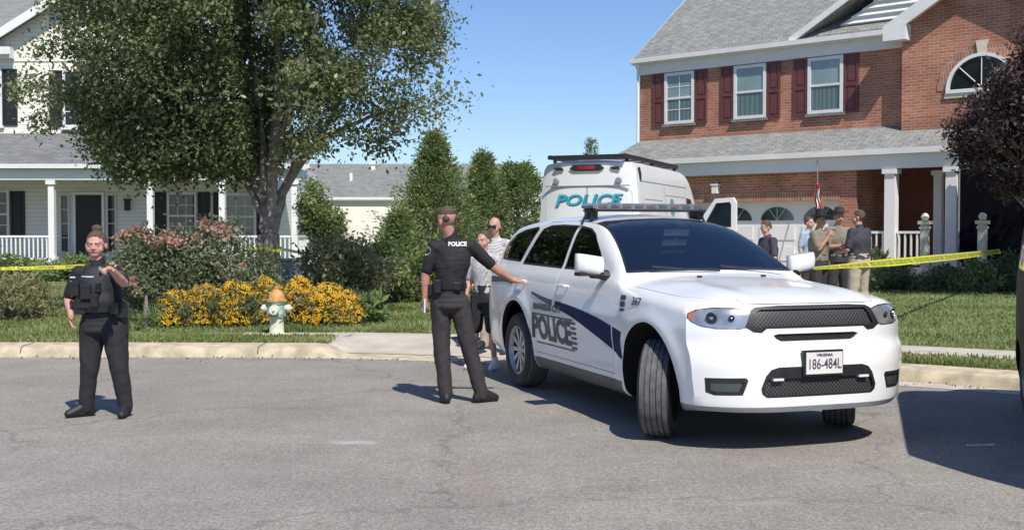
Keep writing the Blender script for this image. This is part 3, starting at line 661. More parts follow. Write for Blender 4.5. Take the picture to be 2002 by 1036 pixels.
# dark navy panel at the right of the porch
NP = empty('dark_panel', Vector((3.86, 34.1, 0)) + Matrix.Rotation(BA, 3, 'Z') @ Vector((9.95, -1.5, 0)), BA)
tag(NP, 'tall dark navy panel standing by the brick house porch under the purple tree', 'screen')
b = MB(); b.b2(.05, 2.1, -.02, .02, .95, 3.05); b.build('panel', M['navy'], NP)
b = MB(); b.tube([(0.02, 0, .2), (0.02, 0, 3.1)], .03, 8); b.tube([(2.12, 0, .2), (2.12, 0, 3.1)], .03, 8); b.tube([(0.02, 0, 3.08), (2.12, 0, 3.08)], .02, 8); b.build('frame', M['greyw'], NP)
# flag pole with a hanging red flag on the brick pier
FP = empty('flag', Vector((3.86, 34.1, 0)) + Matrix.Rotation(BA, 3, 'Z') @ Vector((6.5, -1.5, 0)), BA)
tag(FP, 'red and white flag hanging limp from a pole above the garage door', 'flag')
b = MB(); b.tube([(.12, .15, 3.35), (.0, -.1, 2.2)], .016, 6); b.lathe([(0, 0), (.03, .02), (0, .05)], 8, c=(.0, -.1, 2.17)); 
b = MB(); b.tube([(-.14, .12, 3.42), (.02, -.22, 2.75), (.1, -.35, 2.45)], .014, 6); b.build('pole', M['bark'], FP)
b = MB(); vs = []
for i in range(13):
    for j in range(9):
        t = i / 12; u = j / 8; vs.append((.03 + .07 * t + (u - .5) * (.12 + .12 * t) + .02 * math.sin(i * .9), -.25 - .03 * math.sin(j * 2.4 + i * .4), 2.85 - .75 * t - .12 * abs(u - .5)))
b.add(vs, [(i * 9 + j, i * 9 + j + 1, (i + 1) * 9 + j + 1, (i + 1) * 9 + j) for i in range(12) for j in range(8)], 0)
for k, f in enumerate(b.f): b.m[k] = 1 if (k % 8) in (2, 5) else 0
b.build('cloth', [mat('red_cloth', (.40, .06, .045), .85), M['white']], FP, smooth=True)
# ------------------------------------------------------------ trees and plants
L1 = leafmat('pear_leaves', [(.065, .09, .042), (.13, .165, .072), (.22, .255, .11), (.36, .38, .22)], .42, .35)
L2 = leafmat('evergreen_leaves', [(.10, .15, .06), (.21, .28, .10), (.38, .44, .18)], .45)
L3 = leafmat('bush_leaves', [(.07, .10, .045), (.13, .165, .08), (.21, .23, .14)], .35)
L4 = leafmat('purple_leaves', [(.022, .012, .014), (.052, .030, .032), (.12, .085, .08)], .2)
L5 = leafmat('dry_flower_heads', [(.42, .22, .19), (.52, .32, .26), (.46, .38, .28)], .4)
L8 = leafmat('pale_bush_leaves', [(.12, .155, .08), (.20, .24, .13), (.30, .32, .20)], .4)
L6 = leafmat('brown_green_leaves', [(.21, .21, .105), (.33, .31, .16), (.42, .39, .22)], .45)
L7 = leafmat('lime_leaves', [(.12, .20, .06), (.20, .29, .10), (.30, .38, .17)], .4)
LY = leafmat('yellow_petals', [(.74, .40, .01), (.84, .55, .03), (.88, .66, .10)], .4)
def branch(b, A, B, r0, r1, seed, bend=.12, n=6, m=0):
    r = random.Random(seed); A = Vector(A); B = Vector(B); L = (B - A).length; pts = []
    o1 = Vector([r.uniform(-1, 1) for _ in range(3)]) * L * bend
    for i in range(n + 1):
        t = i / n; pts.append(A.lerp(B, t) + o1 * math.sin(math.pi * t) + Vector([r.uniform(-1, 1) for _ in range(3)]) * L * .012 * (0 < i < n))
    b.tube(pts, [r0 + (r1 - r0) * i / n for i in range(n + 1)], 9 if r0 > .06 else 5, m); return pts
# the big tree by the flower bed
TX, TY = -3.92, 18.2
T = empty('deciduous_tree', (TX, TY, .2)); tag(T, 'large dark green leafy tree with forked grey trunk beside the flower bed', 'tree')
b = MB(); rr = random.Random(5)
b.tube([(0, 0, -.1), (.0, 0, .2), (.0, 0, .8), (-.02, 0, 1.35)], [.24, .185, .165, .18], 14)
def tp(px, py, dy=0): v = at(px, py, TY + dy); return v - Vector((TX, TY, .2))
leaders = [([(-.02, 0, 1.2), tp(532, 400), tp(536, 280, .1), tp(545, 150, .2), tp(548, 20, .1), tp(552, -220, 0)], [.15, .115, .10, .085, .07, .03]),
           ([(-.05, 0, 1.3), tp(512, 420, .1), tp(490, 372, .2), tp(448, 330, .5), tp(350, 250, .9)], [.11, .075, .06, .045, .02]),
           ([(-.04, .02, 1.3), tp(516, 385, .1), tp(512, 250, .3), tp(495, 100, .5), tp(470, -120, .8)], [.11, .085, .08, .06, .03]),
           ([(.02, .0, 1.3), tp(552, 380, .1), tp(578, 325, .2), tp(640, 265, .3), tp(730, 225, .2), tp(810, 205, 0)], [.13, .10, .085, .055, .035, .012]),
           ([tp(556, 370, .1), tp(610, 290, .5), tp(680, 180, .7), tp(740, 60, .8), tp(760, -80, .8)], [.09, .07, .055, .035, .015]),
           ([tp(520, 400, .0), tp(470, 300, .6), tp(380, 150, .9), tp(290, 30, .9), tp(230, -120, .6)], [.08, .065, .05, .035, .015]),
           ([tp(508, 400, .2), tp(470, 340, .6), tp(380, 230, 1.0), tp(250, 150, 1.2)], [.06, .05, .035, .015]),
           ([tp(534, 330, .0), tp(570, 200, -.7), tp(620, 60, -1.2), tp(650, -100, -1.3)], [.06, .05, .035, .015]),
           ([tp(440, 240, .7), tp(300, 200, 1.0), tp(160, 190, .9), tp(80, 200, .6)], [.05, .04, .025, .01])]
jn = []
for pts, rad in leaders:
    q = []; rq = []
    for i in range(len(pts) - 1):
        for j in range(4):
            t = j / 4; q.append(Vector(pts[i]).lerp(Vector(pts[i + 1]), t) + Vector([rr.uniform(-.02, .02) for _ in range(3)])); rq.append(rad[i] * (1 - t) + rad[i + 1] * t)
    q.append(Vector(pts[-1])); rq.append(rad[-1]); rq = [v * .78 for v in rq]; b.tube(q, rq, 10); jn += [(v, r0) for v, r0 in zip(q[3:], rq[3:])]
# clump centres fill the crown silhouette seen in the photograph
sil = [(40, 120), (60, 60), (130, -120), (230, -260), (400, -380), (600, -380), (760, -260), (828, -60), (848, 90), (842, 150), (870, 195), (856, 232), (790, 258), (760, 292), (700, 285), (640, 265), (590, 300), (560, 305), (540, 318), (470, 385), (412, 372), (385, 330), (330, 342), (290, 338), (240, 330), (200, 300), (150, 245), (95, 255), (60, 235), (35, 200)]
def inside(x, y, P=sil):
    c = False
    for i in range(len(P)):
        x1, y1 = P[i]; x2, y2 = P[i - 1]
        if (y1 > y) != (y2 > y) and x < (x2 - x1) * (y - y1) / (y2 - y1) + x1: c = not c
    return c
cl = []; k = 0
HOLES = [(hx_, hy_, hr_) for hx_, hy_, hr_ in [(rr.uniform(575, 880), rr.uniform(-20, 270), rr.uniform(16, 36)) for _ in range(15)] + [(rr.uniform(50, 330), rr.uniform(20, 300), rr.uniform(14, 30)) for _ in range(8)]]
while len(cl) < 980 and k < 40000:
    k += 1; x = rr.uniform(30, 900); y = rr.uniform(-370, 345)
    if not inside(x, y): continue
    hw_ = 2.4 * math.sqrt(max(.05, 1 - ((x - 460) / 470) ** 2)); dy = rr.uniform(-.9 * hw_, 1.1 * hw_)
    if x > 640 and y > 190 and rr.random() < .5: continue
    if x > 560 and y > 100 and rr.random() < .5: dy = -abs(dy) * .8
    if x > 620 and y > -50 and rr.random() < .30: continue
    if x < 190 and rr.random() < (.86 if y < 240 and x < 140 else .45): continue
    if 494 < x < 576 and y > 60 and dy < .4 and rr.random() < .97: continue
    if any((x - a) ** 2 + ((y - c) * 1.1) ** 2 < r * r for a, c, r in HOLES): continue
    c_ = tp(x, y, dy)
    if x < 545 and y > 40 and c_.y + TY < 18.1 - .617 * (c_.z + .2 - 1.4): continue
    cl.append(c_)
for _ in range(200):
    x = rr.uniform(190, 520); y = rr.uniform(215, 330); 
    if inside(x, y): cl.append(tp(x, y, rr.uniform(-.6, 1.0)))
LP = []; LT = []; r_ = np.random.default_rng(11)
for i, c in enumerate(cl):
    v, r0 = min(jn, key=lambda a: (a[0] - c).length + (0 if a[0].z < c.z + .2 else .8))
    if .05 < (v - c).length < 1.15 and abs(c.x) > .5 and c.z > v.z + .3: branch(b, v, c, min(.03, r0 * .6), .005, i, .1, 4)
    sd_ = r_.uniform(.12, .23); m_ = int(r_.integers(150, 260)); tn = r_.uniform()
    P = r_.normal(size=(m_, 3)) * sd_ * np.array([1.1, 1.1, .8]) + np.array(c)
    ok_ = ~((np.abs(P[:, 0] + .01) < .20) & (P[:, 1] < .25) & (P[:, 2] < 5.2) & (P[:, 2] > 1.0)); P = P[ok_]; m_ = len(P)
    LP.append(P); LT.append(np.clip(tn * .6 + r_.uniform(0, .42, m_), 0, 1))
b.build('trunk', M['bark'], T, smooth=True)
leaf_object('crown', np.vstack(LP), .074, L1, T, .55, upbias=-.15, rnd=np.concatenate(LT), seed=12)
# tapes are added later
def plant(name, label, cat, px, Y, z0, parts, stem=None, group=None):
    """parts: (material, size, aspect, [(dx, dy, z, rx, ry, rz, leaves, clumps)], upbias, part name)"""
    x = (px - 1001) / F_PX * Y; o = empty(name, (x, Y, z0)); tag(o, label, cat, group)
    for k, (m, size, asp, blobs, ub, pn) in enumerate(parts):
        P = []; Tn = []
        for j, (dx, dy, z, rx, ry, rz, n, c) in enumerate(blobs):
            p, t = blob_pts((dx, dy, z), (rx, ry, rz), n, c, .2, seed=int(px) + 7 * j + 31 * k, lo=.02); P.append(p); Tn.append(t)
        leaf_object(pn, np.vstack(P), size, m, o, asp, ub, np.concatenate(Tn), seed=int(px) + k)
    b = MB(); st = stem or [(0, 0, 0), (0, 0, .5)]
    b.tube(st, [.05, .02], 6)
    for k in range(10):
        a = k * 2.4; blobs = parts[0][3]; q = blobs[k % len(blobs)]
        branch(b, (q[0] * .3, q[1] * .3, 0), (q[0] + q[3] * .6 * math.cos(a), q[1] + q[4] * .6 * math.sin(a), q[2] + q[5] * .5), .022, .006, k, .1, 4)
    b.build('stem', M['bark'], o, smooth=True); return o
def evergreen(label, px, Y, h, r, n, seed, name='evergreen_tree', z0=.25, top=.05):
    x = (px - 1001) / F_PX * Y; o = empty(name, (x, Y, z0)); tag(o, label, 'tree')
    b = MB(); b.tube([(0, 0, 0), (0, 0, h * .95)], [.09, .02], 8); g = np.random.default_rng(seed); P = []; Dd = []; Tn = []
    n = int(n * 1.9); K_ = 95; nb = int(n / K_)
    for i in range(nb):
        t = (i + .5) / nb; z = .12 + (h - .12) * t ** .9; a = i * 2.399 + g.uniform(-.5, .5); ln = (r * (1 - t) ** .95 * g.uniform(.55, 1.25) + top)
        tip = Vector((math.cos(a) * ln, math.sin(a) * ln, z + ln * .12 + .06)); tn = g.uniform()
        if i % 4 == 0: b.tube([(0, 0, z - .1), tip], [.015, .004], 4)
        u = g.uniform(.15, 1, K_) ** .7; p = np.array([(0, 0, z - .1)]) + (np.array(tip) - np.array((0, 0, z - .1)))[None] * u[:, None] + g.normal(size=(K_, 3)) * (.06 + .09 * (1 - t))
        P.append(p); Dd.append(np.tile(np.array([math.cos(a) * .8, math.sin(a) * .8, .4]), (K_, 1))); Tn.append(np.clip(.5 * tn + g.uniform(0, .5, K_), 0, 1))
    b.build('trunk', M['bark'], o, smooth=True)
    leaf_object('crown', np.vstack(P), .085, L2, o, .34, 0, np.concatenate(Tn), np.vstack(Dd), seed); return o
evergreen('pointed evergreen tree rising directly behind the officer with POLICE on his back', 850, 24, 3.35, 1.5, 13000, 1)
evergreen('slim pointed evergreen, middle one of the trees left of the white van', 945, 27.5, 3.2, 1.25, 9000, 2)
evergreen('rounded evergreen touching the left edge of the white van', 1012, 28, 2.95, 1.5, 10000, 3, top=.25)
evergreen('evergreen sapling leaning over the pale wall left of the tallest evergreen', 782, 23, 1.7, .95, 5000, 4)
evergreen('distant tree top showing above the roof rack of the white van', 1155, 46, 5.1, 1.1, 3000, 5, top=.1)
plant('small_tree', 'loose light green small tree between the white porch corner and the far house', 'tree', 622, 25.5, .25, [(L2, .09, .42, [(-.1, 0, 2.0, .33, .4, .45, 2600, 26), (.15, 0, 1.45, .45, .4, .45, 3600, 30), (.45, .1, 1.0, .42, .4, .40, 2600, 22)], -.2, 'foliage')], stem=[(0, 0, 0), (0, 0, 1.6)])
plant('low_bush', 'dark green rounded bush at the foot of the evergreens', 'bush', 778, 21.5, .2, [(L2, .10, .45, [(-.3, 0, .5, .55, .5, .55, 3500, 26), (.35, .2, .65, .6, .5, .65, 3500, 26)], .3, 'foliage')])
plant('low_bush', 'brown green spreading bush between the trunk and the evergreens', 'bush', 680, 19.8, .2, [(L6, .09, .45, [(-.25, 0, .65, .6, .5, .6, 4200, 30), (.35, .1, .6, .5, .5, .55, 3000, 24)], .3, 'foliage')])
plant('flowering_bush', 'large loose bush with faded pink brown flower heads left of the tree trunk', 'bush', 388, 17.95, .2,
      [(L8, .068, .45, [(-.85, 0, .68, .5, .5, .66, 6500, 40), (-.25, .1, .68, .6, .5, .66, 7500, 44), (.35, 0, .72, .6, .5, .70, 7500, 44), (.85, -.1, .55, .45, .5, .5, 3800, 28)], .3, 'foliage'),
       (L5, .075, .7, [(-.95, -.1, 1.25, .22, .25, .14, 480, 5), (-.45, -.2, 1.22, .28, .28, .16, 560, 7), (.2, -.1, 1.38, .3, .3, .15, 760, 7), (-1.15, -.4, .75, .12, .1, .14, 90, 3), (-.9, -.45, .55, .12, .1, .14, 110, 3), (.6, -.4, .8, .3, .1, .25, 90, 6)], .3, 'flower_heads')])
plant('golden_bush', 'golden brown feathery bush at the far left edge by the yellow tape', 'bush', 15, 18.0, .15, [(L6, .11, .2, [(0, 0, .34, .58, .5, .36, 3600, 26)], .6, 'foliage')])
plant('hedge', 'dark green low hedge in front of the white porch railing', 'hedge', 90, 29.5, .25, [(L2, .12, .5, [(-1.9, 0, .3, .9, .5, .38, 2500, 20), (-.5, 0, .3, .9, .5, .38, 2500, 20), (.9, 0, .3, .8, .5, .36, 2500, 20)], .3, 'foliage')])
plant('lime_plant', 'light green broad leaved plant at the right end of the flowers', 'plant', 725, 17.4, .17, [(L7, .17, .45, [(0, 0, .22, .19, .2, .22, 240, 14)], .5, 'foliage')])
plant('yellow_plant', 'small yellow green tuft in the lawn left of the flower bed', 'plant', 285, 16.4, .17, [(L7, .14, .12, [(0, 0, .12, .16, .14, .12, 260, 8)], 1.2, 'foliage')])
for k, (px, Y, rx, rz_, lb) in enumerate([(1660, 24.5, .55, .33, 'low dark shrub under the yellow tape, nearest the white vehicle hood'), (1748, 25.5, .6, .36, 'low dark green shrub below the brick porch railing, left of the newel post'), (1838, 24.6, .6, .30, 'low dark shrub in front of the brick porch steps'), (1905, 24.2, .5, .33, 'low rounded shrub right of the brick porch steps'), (1985, 24.3, .6, .42, 'low dark shrub at the right edge under the purple tree')]):
    plant('low_shrub', lb, 'shrub', px, Y, .27, [(L2 if k % 2 else L3, .09, .5, [(0, 0, rz_ * .8, rx, .5, rz_, 2600, 22)], .4, 'foliage')], group='shrubs along the brick house porch')
plant('porch_plant', 'spiky green plant standing against the brick porch railing', 'plant', 1712, 26.6, .6, [(L3, .22, .16, [(0, 0, .35, .22, .2, .3, 420, 10)], .8, 'foliage')])
# purple leaved tree at the right
PT = empty('purple_tree', (10.25, 22.3, .27)); tag(PT, 'purple leaved tree hanging over the porch at the right edge', 'tree')
b = MB(); b.tube([(0.3, 0, -.1), (.25, 0, .9), (.0, 0, 1.9), (-.1, 0, 3.0), (-.1, 0, 4.2)], [.11, .09, .07, .05, .015], 9)
P = []; Tn = []; g = np.random.default_rng(21); sil2 = [(1985, 95), (2030, 40), (2120, 20), (2220, 90), (2280, 250), (2230, 360), (2100, 375), (2010, 372), (1975, 385), (1940, 345), (1895, 322), (1860, 270), (1880, 215), (1935, 180), (1960, 130)]
k = 0; nc = 0
while nc < 430 and k < 9000:
    k += 1; x = g.uniform(1845, 2280); y = g.uniform(20, 420)
    if not inside(x, y, sil2): continue
    nc += 1; c = at(x, y, 22.3 + g.uniform(-1.1, 1.1)) - Vector((10.25, 22.3, .27)); m_ = 110
    if nc % 2 == 0: branch(b, (-.02, 0, min(3.6, max(1.2, c.z * .8))), c, .025, .005, nc, .1, 4)
    dr = Vector((c.x, c.y, .6)).normalized(); q = g.normal(size=(m_, 3)) * np.array([.15, .15, .10]) + np.array(c); P.append(q); tn = g.uniform(); Tn.append(np.clip(tn * .5 + g.uniform(0, .5, m_), 0, 1))
b.build('trunk', M['bark'], PT, smooth=True); leaf_object('crown', np.vstack(P), .11, L4, PT, .38, .1, np.concatenate(Tn), seed=22)
# flower bed: countless small daisies over green leaves
def flowers(name, label, blobs, n, seed):
    g = np.random.default_rng(seed); b = MB(); P = []; T_ = []
    tot = sum(q[4] * q[3] for q in blobs); V = []; Fc = []; Mi = []
    for (x, y, z, rx, ry, rz_) in [(q[0], q[1], .17, q[2], q[3], q[4]) for q in blobs]:
        m_ = int(n * rx * rz_ / sum(q[2] * q[4] for q in blobs))
        for _ in range(m_):
            a = g.uniform(0, 2 * math.pi); u = g.uniform() ** .55; el = g.uniform()
            px_, py_ = x + rx * u * math.cos(a), y + ry * u * math.sin(a); hz = rz_ * math.sqrt(max(0.03, 1 - u * u)) * g.uniform(.8, 1.12)
            if g.uniform() < .35: hz *= g.uniform(.35, .9)
            c = Vector((px_, py_, z + hz)); nrm = Vector((math.cos(a) * u * .9 + g.normal() * .35, math.sin(a) * u * .9 - .35 + g.normal() * .35, .8)).normalized()
            e1 = nrm.orthogonal().normalized(); e2 = nrm.cross(e1); r0 = g.uniform(.030, .048); o = len(V); ph = g.uniform(0, 6.28)
            V.append(c - nrm * .004)
            K = 7
            for i in range(2 * K):
                an = ph + math.pi * i / K; rad = r0 if i % 2 == 0 else r0 * .55; V.append(c + (e1 * math.cos(an) + e2 * math.sin(an)) * rad - nrm * (.006 if i % 2 == 0 else 0))
            for i in range(2 * K): Fc.append((o, o + 1 + i, o + 1 + (i + 1) % (2 * K))); Mi.append(0 if g.uniform() < .97 else 0)
            o = len(V)
            for i in range(5): an = 2 * math.pi * i / 5; V.append(c + nrm * .006 + (e1 * math.cos(an) + e2 * math.sin(an)) * r0 * .28)
            V.append(c + nrm * .014); Fc += [(o + i, o + (i + 1) % 5, o + 5) for i in range(5)]; Mi += [1] * 5
        p, t = blob_pts((x, y, z + rz_ * .30), (rx, ry, rz_ * .62), int(m_ * 2.4), 40, .22, seed + 3, lo=z); P.append(p); T_.append(t)
    me = bpy.data.meshes.new('blossoms'); me.from_pydata([tuple(v) for v in V], [], Fc); me.materials.append(LY); me.materials.append(mat('dark_centres', (.05, .022, .01), .8)); me.polygons.foreach_set('material_index', Mi)
    at_ = me.attributes.new('rnd', 'FLOAT', 'FACE'); rv = np.repeat(g.uniform(0, 1, len(Fc) // 19 + 1), 19)[:len(Fc)]; at_.data.foreach_set('value', rv.astype(np.float32))
    o = bpy.data.objects.new(name, me); COL.objects.link(o); tag(o, label, 'flowers', kind='stuff')
    lf = leaf_object('flower_foliage', np.vstack(P), .07, L3, None, .4, .4, np.concatenate(T_), seed=seed + 9)
    tag(lf, label.replace('flowers', 'leaves and stems under the flowers'), 'foliage', kind='stuff')
def fb(px, Y, rx, ry, h): return ((px - 1001) / F_PX * Y, Y, rx, ry, h)
flowers('flower_bed', 'dense yellow flowers left of the fire hydrant', [fb(345, 17.0, .36, .4, .50), fb(400, 17.2, .48, .5, .56), fb(462, 17.1, .45, .45, .62), fb(515, 17.4, .4, .5, .66)], 4800, 31)
flowers('flower_bed', 'dense orange yellow flowers right of the fire hydrant', [fb(585, 17.6, .35, .45, .66), fb(640, 17.4, .45, .5, .58), fb(680, 17.3, .28, .35, .48)], 2900, 41)
# ------------------------------------------------------------ vehicles
M['carwhite'] = mat('white_car_paint', (.80, .80, .79), .22, var=.02, vscale=2, coat=.6)
M['vanwhite'] = mat('white_van_paint', (.70, .71, .70), .3, var=.03, vscale=2, coat=.4)
M['cardark'] = mat('dark_car_paint', (.008, .010, .009), .6, spec=.25)
M['plastic'] = mat('black_plastic', (.018, .018, .020), .5, var=.2, vscale=20)
M['under'] = mat('underbody', (.006, .006, .006), .9)
M['tyre'] = mat('tyre_rubber', (.028, .028, .028), .75, var=.25, vscale=14)
M['tread'] = mat('grey_tread', (.10, .10, .10), .85, var=.3, vscale=18)  # tread band in a paler grey than the sidewalls
M['rim'] = mat('silver_wheel', (.42, .43, .45), .32, metal=.6, var=.05)
M['cglass'] = mat('tinted_glass', (.012, .022, .034), .05, spec=1.0, var=.3, vscale=1.5, coat=.6)
M['wsglass'] = mat('windscreen_glass', (.018, .038, .058), .04, spec=1.0, var=.45, vscale=1.8, coat=.8)
def carglass(name, tint, ior):
    m = bpy.data.materials.new(name); m.use_nodes = True; n = m.node_tree; n.nodes.remove(n.nodes['Principled BSDF']); L = n.links.new
    tr = n.nodes.new('ShaderNodeBsdfTransparent'); tr.inputs[0].default_value = (*tint, 1); gl = n.nodes.new('ShaderNodeBsdfGlossy'); gl.inputs['Roughness'].default_value = .02; gl.inputs[0].default_value = (.9, .95, 1, 1)
    fr = n.nodes.new('ShaderNodeFresnel'); fr.inputs[0].default_value = ior; mx = n.nodes.new('ShaderNodeMixShader'); L(fr.outputs[0], mx.inputs[0]); L(tr.outputs[0], mx.inputs[1]); L(gl.outputs[0], mx.inputs[2]); L(mx.outputs[0], n.nodes['Material Output'].inputs[0]); return m
M['tglass'] = carglass('side_glass', (.55, .58, .60), 1.7); M['fglass'] = carglass('windscreen_clear', (.72, .80, .86), 2.7)
M['seat'] = mat('seat_cloth', (.17, .17, .175), .8, var=.2); M['dash'] = mat('dashboard_plastic', (.035, .036, .04), .6)
M['lens'] = mat('headlight_lens', (.40, .42, .44), .16, metal=.55, spec=.8, var=.3, vscale=9, coat=1)
M['sill'] = mat('grey_sill', (.10, .10, .11), .5)
M['bowl'] = mat('lamp_bowl', (.06, .065, .07), .25, metal=.4)
M['amber'] = mat('amber_reflector', (.42, .13, .07), .2, coat=.6)
M['chrome'] = mat('bright_metal', (.7, .7, .7), .12, metal=1)
M['red'] = mat('red_lens', (.22, .01, .02), .15, coat=.8)
M['navyd'] = mat('dark_blue_decal', (.008, .014, .075), .6, spec=.2, var=.15)
M['greyd'] = mat('charcoal_decal', (.05, .055, .075), .45, var=.2)
M['steel'] = mat('dull_silver', (.33, .34, .36), .35, metal=.5)
M['teal'] = mat('teal_decal', (.02, .33, .42), .4)
M['navyl'] = mat('navy_outline', (.02, .05, .12), .4)
M['plate'] = mat('plate_white', (.70, .68, .66), .4, var=.03)
M['platetxt'] = mat('plate_navy', (.07, .05, .08), .5)

def meshgrille(name, c1, c2, sc):
    m = bpy.data.materials.new(name); m.use_nodes = True; n = m.node_tree; b = n.nodes['Principled BSDF']; L = n.links.new
    tc = n.nodes.new('ShaderNodeTexCoord'); mp = n.nodes.new('ShaderNodeMapping'); mp.inputs['Rotation'].default_value = (R(45), 0, 0); L(tc.outputs['Object'], mp.inputs[0])
    sp = n.nodes.new('ShaderNodeSeparateXYZ'); L(mp.outputs[0], sp.inputs[0]); outs = []
    for k in (1, 2):
        ml = n.nodes.new('ShaderNodeMath'); ml.operation = 'MULTIPLY'; ml.inputs[1].default_value = sc; L(sp.outputs[k], ml.inputs[0])
        pp = n.nodes.new('ShaderNodeMath'); pp.operation = 'PINGPONG'; pp.inputs[1].default_value = .5; L(ml.outputs[0], pp.inputs[0]); outs.append(pp)
    mn = n.nodes.new('ShaderNodeMath'); mn.operation = 'MINIMUM'; L(outs[0].outputs[0], mn.inputs[0]); L(outs[1].outputs[0], mn.inputs[1])
    rp = n.nodes.new('ShaderNodeValToRGB'); rp.color_ramp.elements[0].position = .10; rp.color_ramp.elements[0].color = (*c1, 1); rp.color_ramp.elements[1].position = .18; rp.color_ramp.elements[1].color = (*c2, 1)
    L(mn.outputs[0], rp.inputs[0]); L(rp.outputs[0], b.inputs['Base Color']); b.inputs['Roughness'].default_value = .5
    return m
M['mesh'] = meshgrille('grille_mesh', (.075, .075, .08), (.006, .006, .006), 46)

def gridbody(nt_, nv, nw, f, mats, name, parent=None):
    """closed box of quads, each point given by f(t, v, w)"""
    V = {}; vs = []; fs = []
    T = [i / nt_ for i in range(nt_ + 1)]; VV = [-1 + 2 * i / nv for i in range(nv + 1)]; Wd = [i / nw for i in range(nw + 1)]
    def g(i, j, k):
        if (i, j, k) not in V: V[(i, j, k)] = len(vs); vs.append(f(T[i], VV[j], Wd[k]))
        return V[(i, j, k)]
    for i in range(nt_):
        for j in range(nv): fs += [(g(i, j, 0), g(i, j + 1, 0), g(i + 1, j + 1, 0), g(i + 1, j, 0)), (g(i, j, nw), g(i + 1, j, nw), g(i + 1, j + 1, nw), g(i, j + 1, nw))]
        for k in range(nw): fs += [(g(i, 0, k), g(i + 1, 0, k), g(i + 1, 0, k + 1), g(i, 0, k + 1)), (g(i, nv, k), g(i, nv, k + 1), g(i + 1, nv, k + 1), g(i + 1, nv, k))]
    for j in range(nv):
        for k in range(nw): fs += [(g(0, j, k), g(0, j, k + 1), g(0, j + 1, k + 1), g(0, j + 1, k)), (g(nt_, j, k), g(nt_, j + 1, k), g(nt_, j + 1, k + 1), g(nt_, j, k + 1))]
    b = MB(); b.add(vs, fs); return b.build(name, mats, parent, smooth=False)

# --- the sport utility vehicle shape: x forward from the front axle, y left, z up
ZT = [(-4.22, 1.02), (-4.16, 1.16), (-4.06, 1.38), (-3.94, 1.62), (-3.8, 1.695), (-3.4, 1.742), (-2.8, 1.765), (-2.2, 1.76), (-1.75, 1.735), (-1.47, 1.69), (-1.22, 1.60), (-1.0, 1.495), (-.75, 1.365), (-.56, 1.262), (-.46, 1.232), (-.2, 1.212), (.1, 1.185), (.4, 1.16), (.6, 1.13), (.75, 1.09), (.85, 1.05), (.93, 1.0)]
WXK = [(-4.22, .86), (-4.0, .905), (-3.6, .935), (-3.0, .948), (-2, .945), (-1, .945), (-.3, .948), (.2, .946), (.55, .925), (.93, .90)]
PZK = [(.20, .90), (.30, .945), (.42, .965), (.55, .985), (.72, .998), (.86, 1.0), (.98, .985), (1.08, .965), (1.16, .94), (1.215, .90), (1.26, .87), (1.4, .815), (1.55, .75), (1.66, .695), (1.72, .66), (1.8, .62)]
AXR = -3.043; WZ = .385
def hw(x, z):
    h = interp(WXK, x) * interp(PZK, z)
    for ax in (0, AXR):
        r = math.hypot(x - ax, z - WZ)
        if z < 1.0: h += .018 * math.exp(-((r - .53) / .07) ** 2)
    if -2.6 < x < -.3: h -= .012 * math.exp(-((z - .60) / .10) ** 2)
    return h
def zt(x, q):
    c = interp([(-4.2, .05), (-3.5, .055), (-1.5, .055), (-.6, .05), (-.4, .055), (0, .06), (.6, .05), (.93, .04)], x)
    z = interp(ZT, x) - c * q * q - (.03 * q ** 8 if x > -.6 else .02 * q ** 8)
    if -.35 < x < .85: z += .018 * math.exp(-((abs(q) - .62) / .12) ** 2) * min(1, (x + .35) / .3) * min(1, (.85 - x) / .3)
    return z
def zb(x): return interp([(-4.22, .36), (-3.8, .30), (-3.5, .26), (-.9, .25), (.4, .27), (.7, .30), (.93, .30)], x)
def suvf(t, v, w):
    q = abs(v); z = .25 + .9 * w; x = 0
    ss = max(0, (t - .72) / .28); ss = ss * ss * (3 - 2 * ss); rs = max(0, (.12 - t) / .12); rs = rs * rs * (3 - 2 * rs)
    for _ in range(4):
        pl = .27 * q ** 4.0 * ss
        fc = interp([(.21, .07), (.25, .03), (.32, .005), (.45, .0), (.60, .0), (.70, .015), (.78, .055), (.80, .06), (.90, .065), (1.0, .09), (1.06, .12), (1.3, .18)], z) * ss
        x0 = -4.22 + 5.15 * t; x = x0 - pl - fc
        x += (.14 * q ** 3 + interp([(.3, .05), (.45, .0), (.75, .0), (.95, .05), (1.2, .08)], z)) * rs
        z1 = zt(x, q); z0 = zb(x); z = z0 + (z1 - z0) * w
    y = v * hw(x, z)
    rr_ = max(0, (w - .90) / .10); y *= 1 - .055 * rr_ ** 2.5
    r2 = max(0, (.08 - w) / .08); y *= 1 - .04 * r2 ** 2
    return (x, y, z)
def mirror(poly): return [(-p, q) for p, q in poly][::-1]
def scalep(poly, k, kq=None):
    cx = sum(p[0] for p in poly) / len(poly); cy = sum(p[1] for p in poly) / len(poly); kq = kq or k
    return [(cx + (p - cx) * k, cy + (q - cy) * kq) for p, q in poly]
def growp(poly, d):
    cx = sum(p[0] for p in poly) / len(poly); cy = sum(p[1] for p in poly) / len(poly); w = max(abs(p[0] - cx) for p in poly); h = max(abs(p[1] - cy) for p in poly)
    return [(cx + (p - cx) * (1 + d / w), cy + (q - cy) * (1 + d / h)) for p, q in poly]
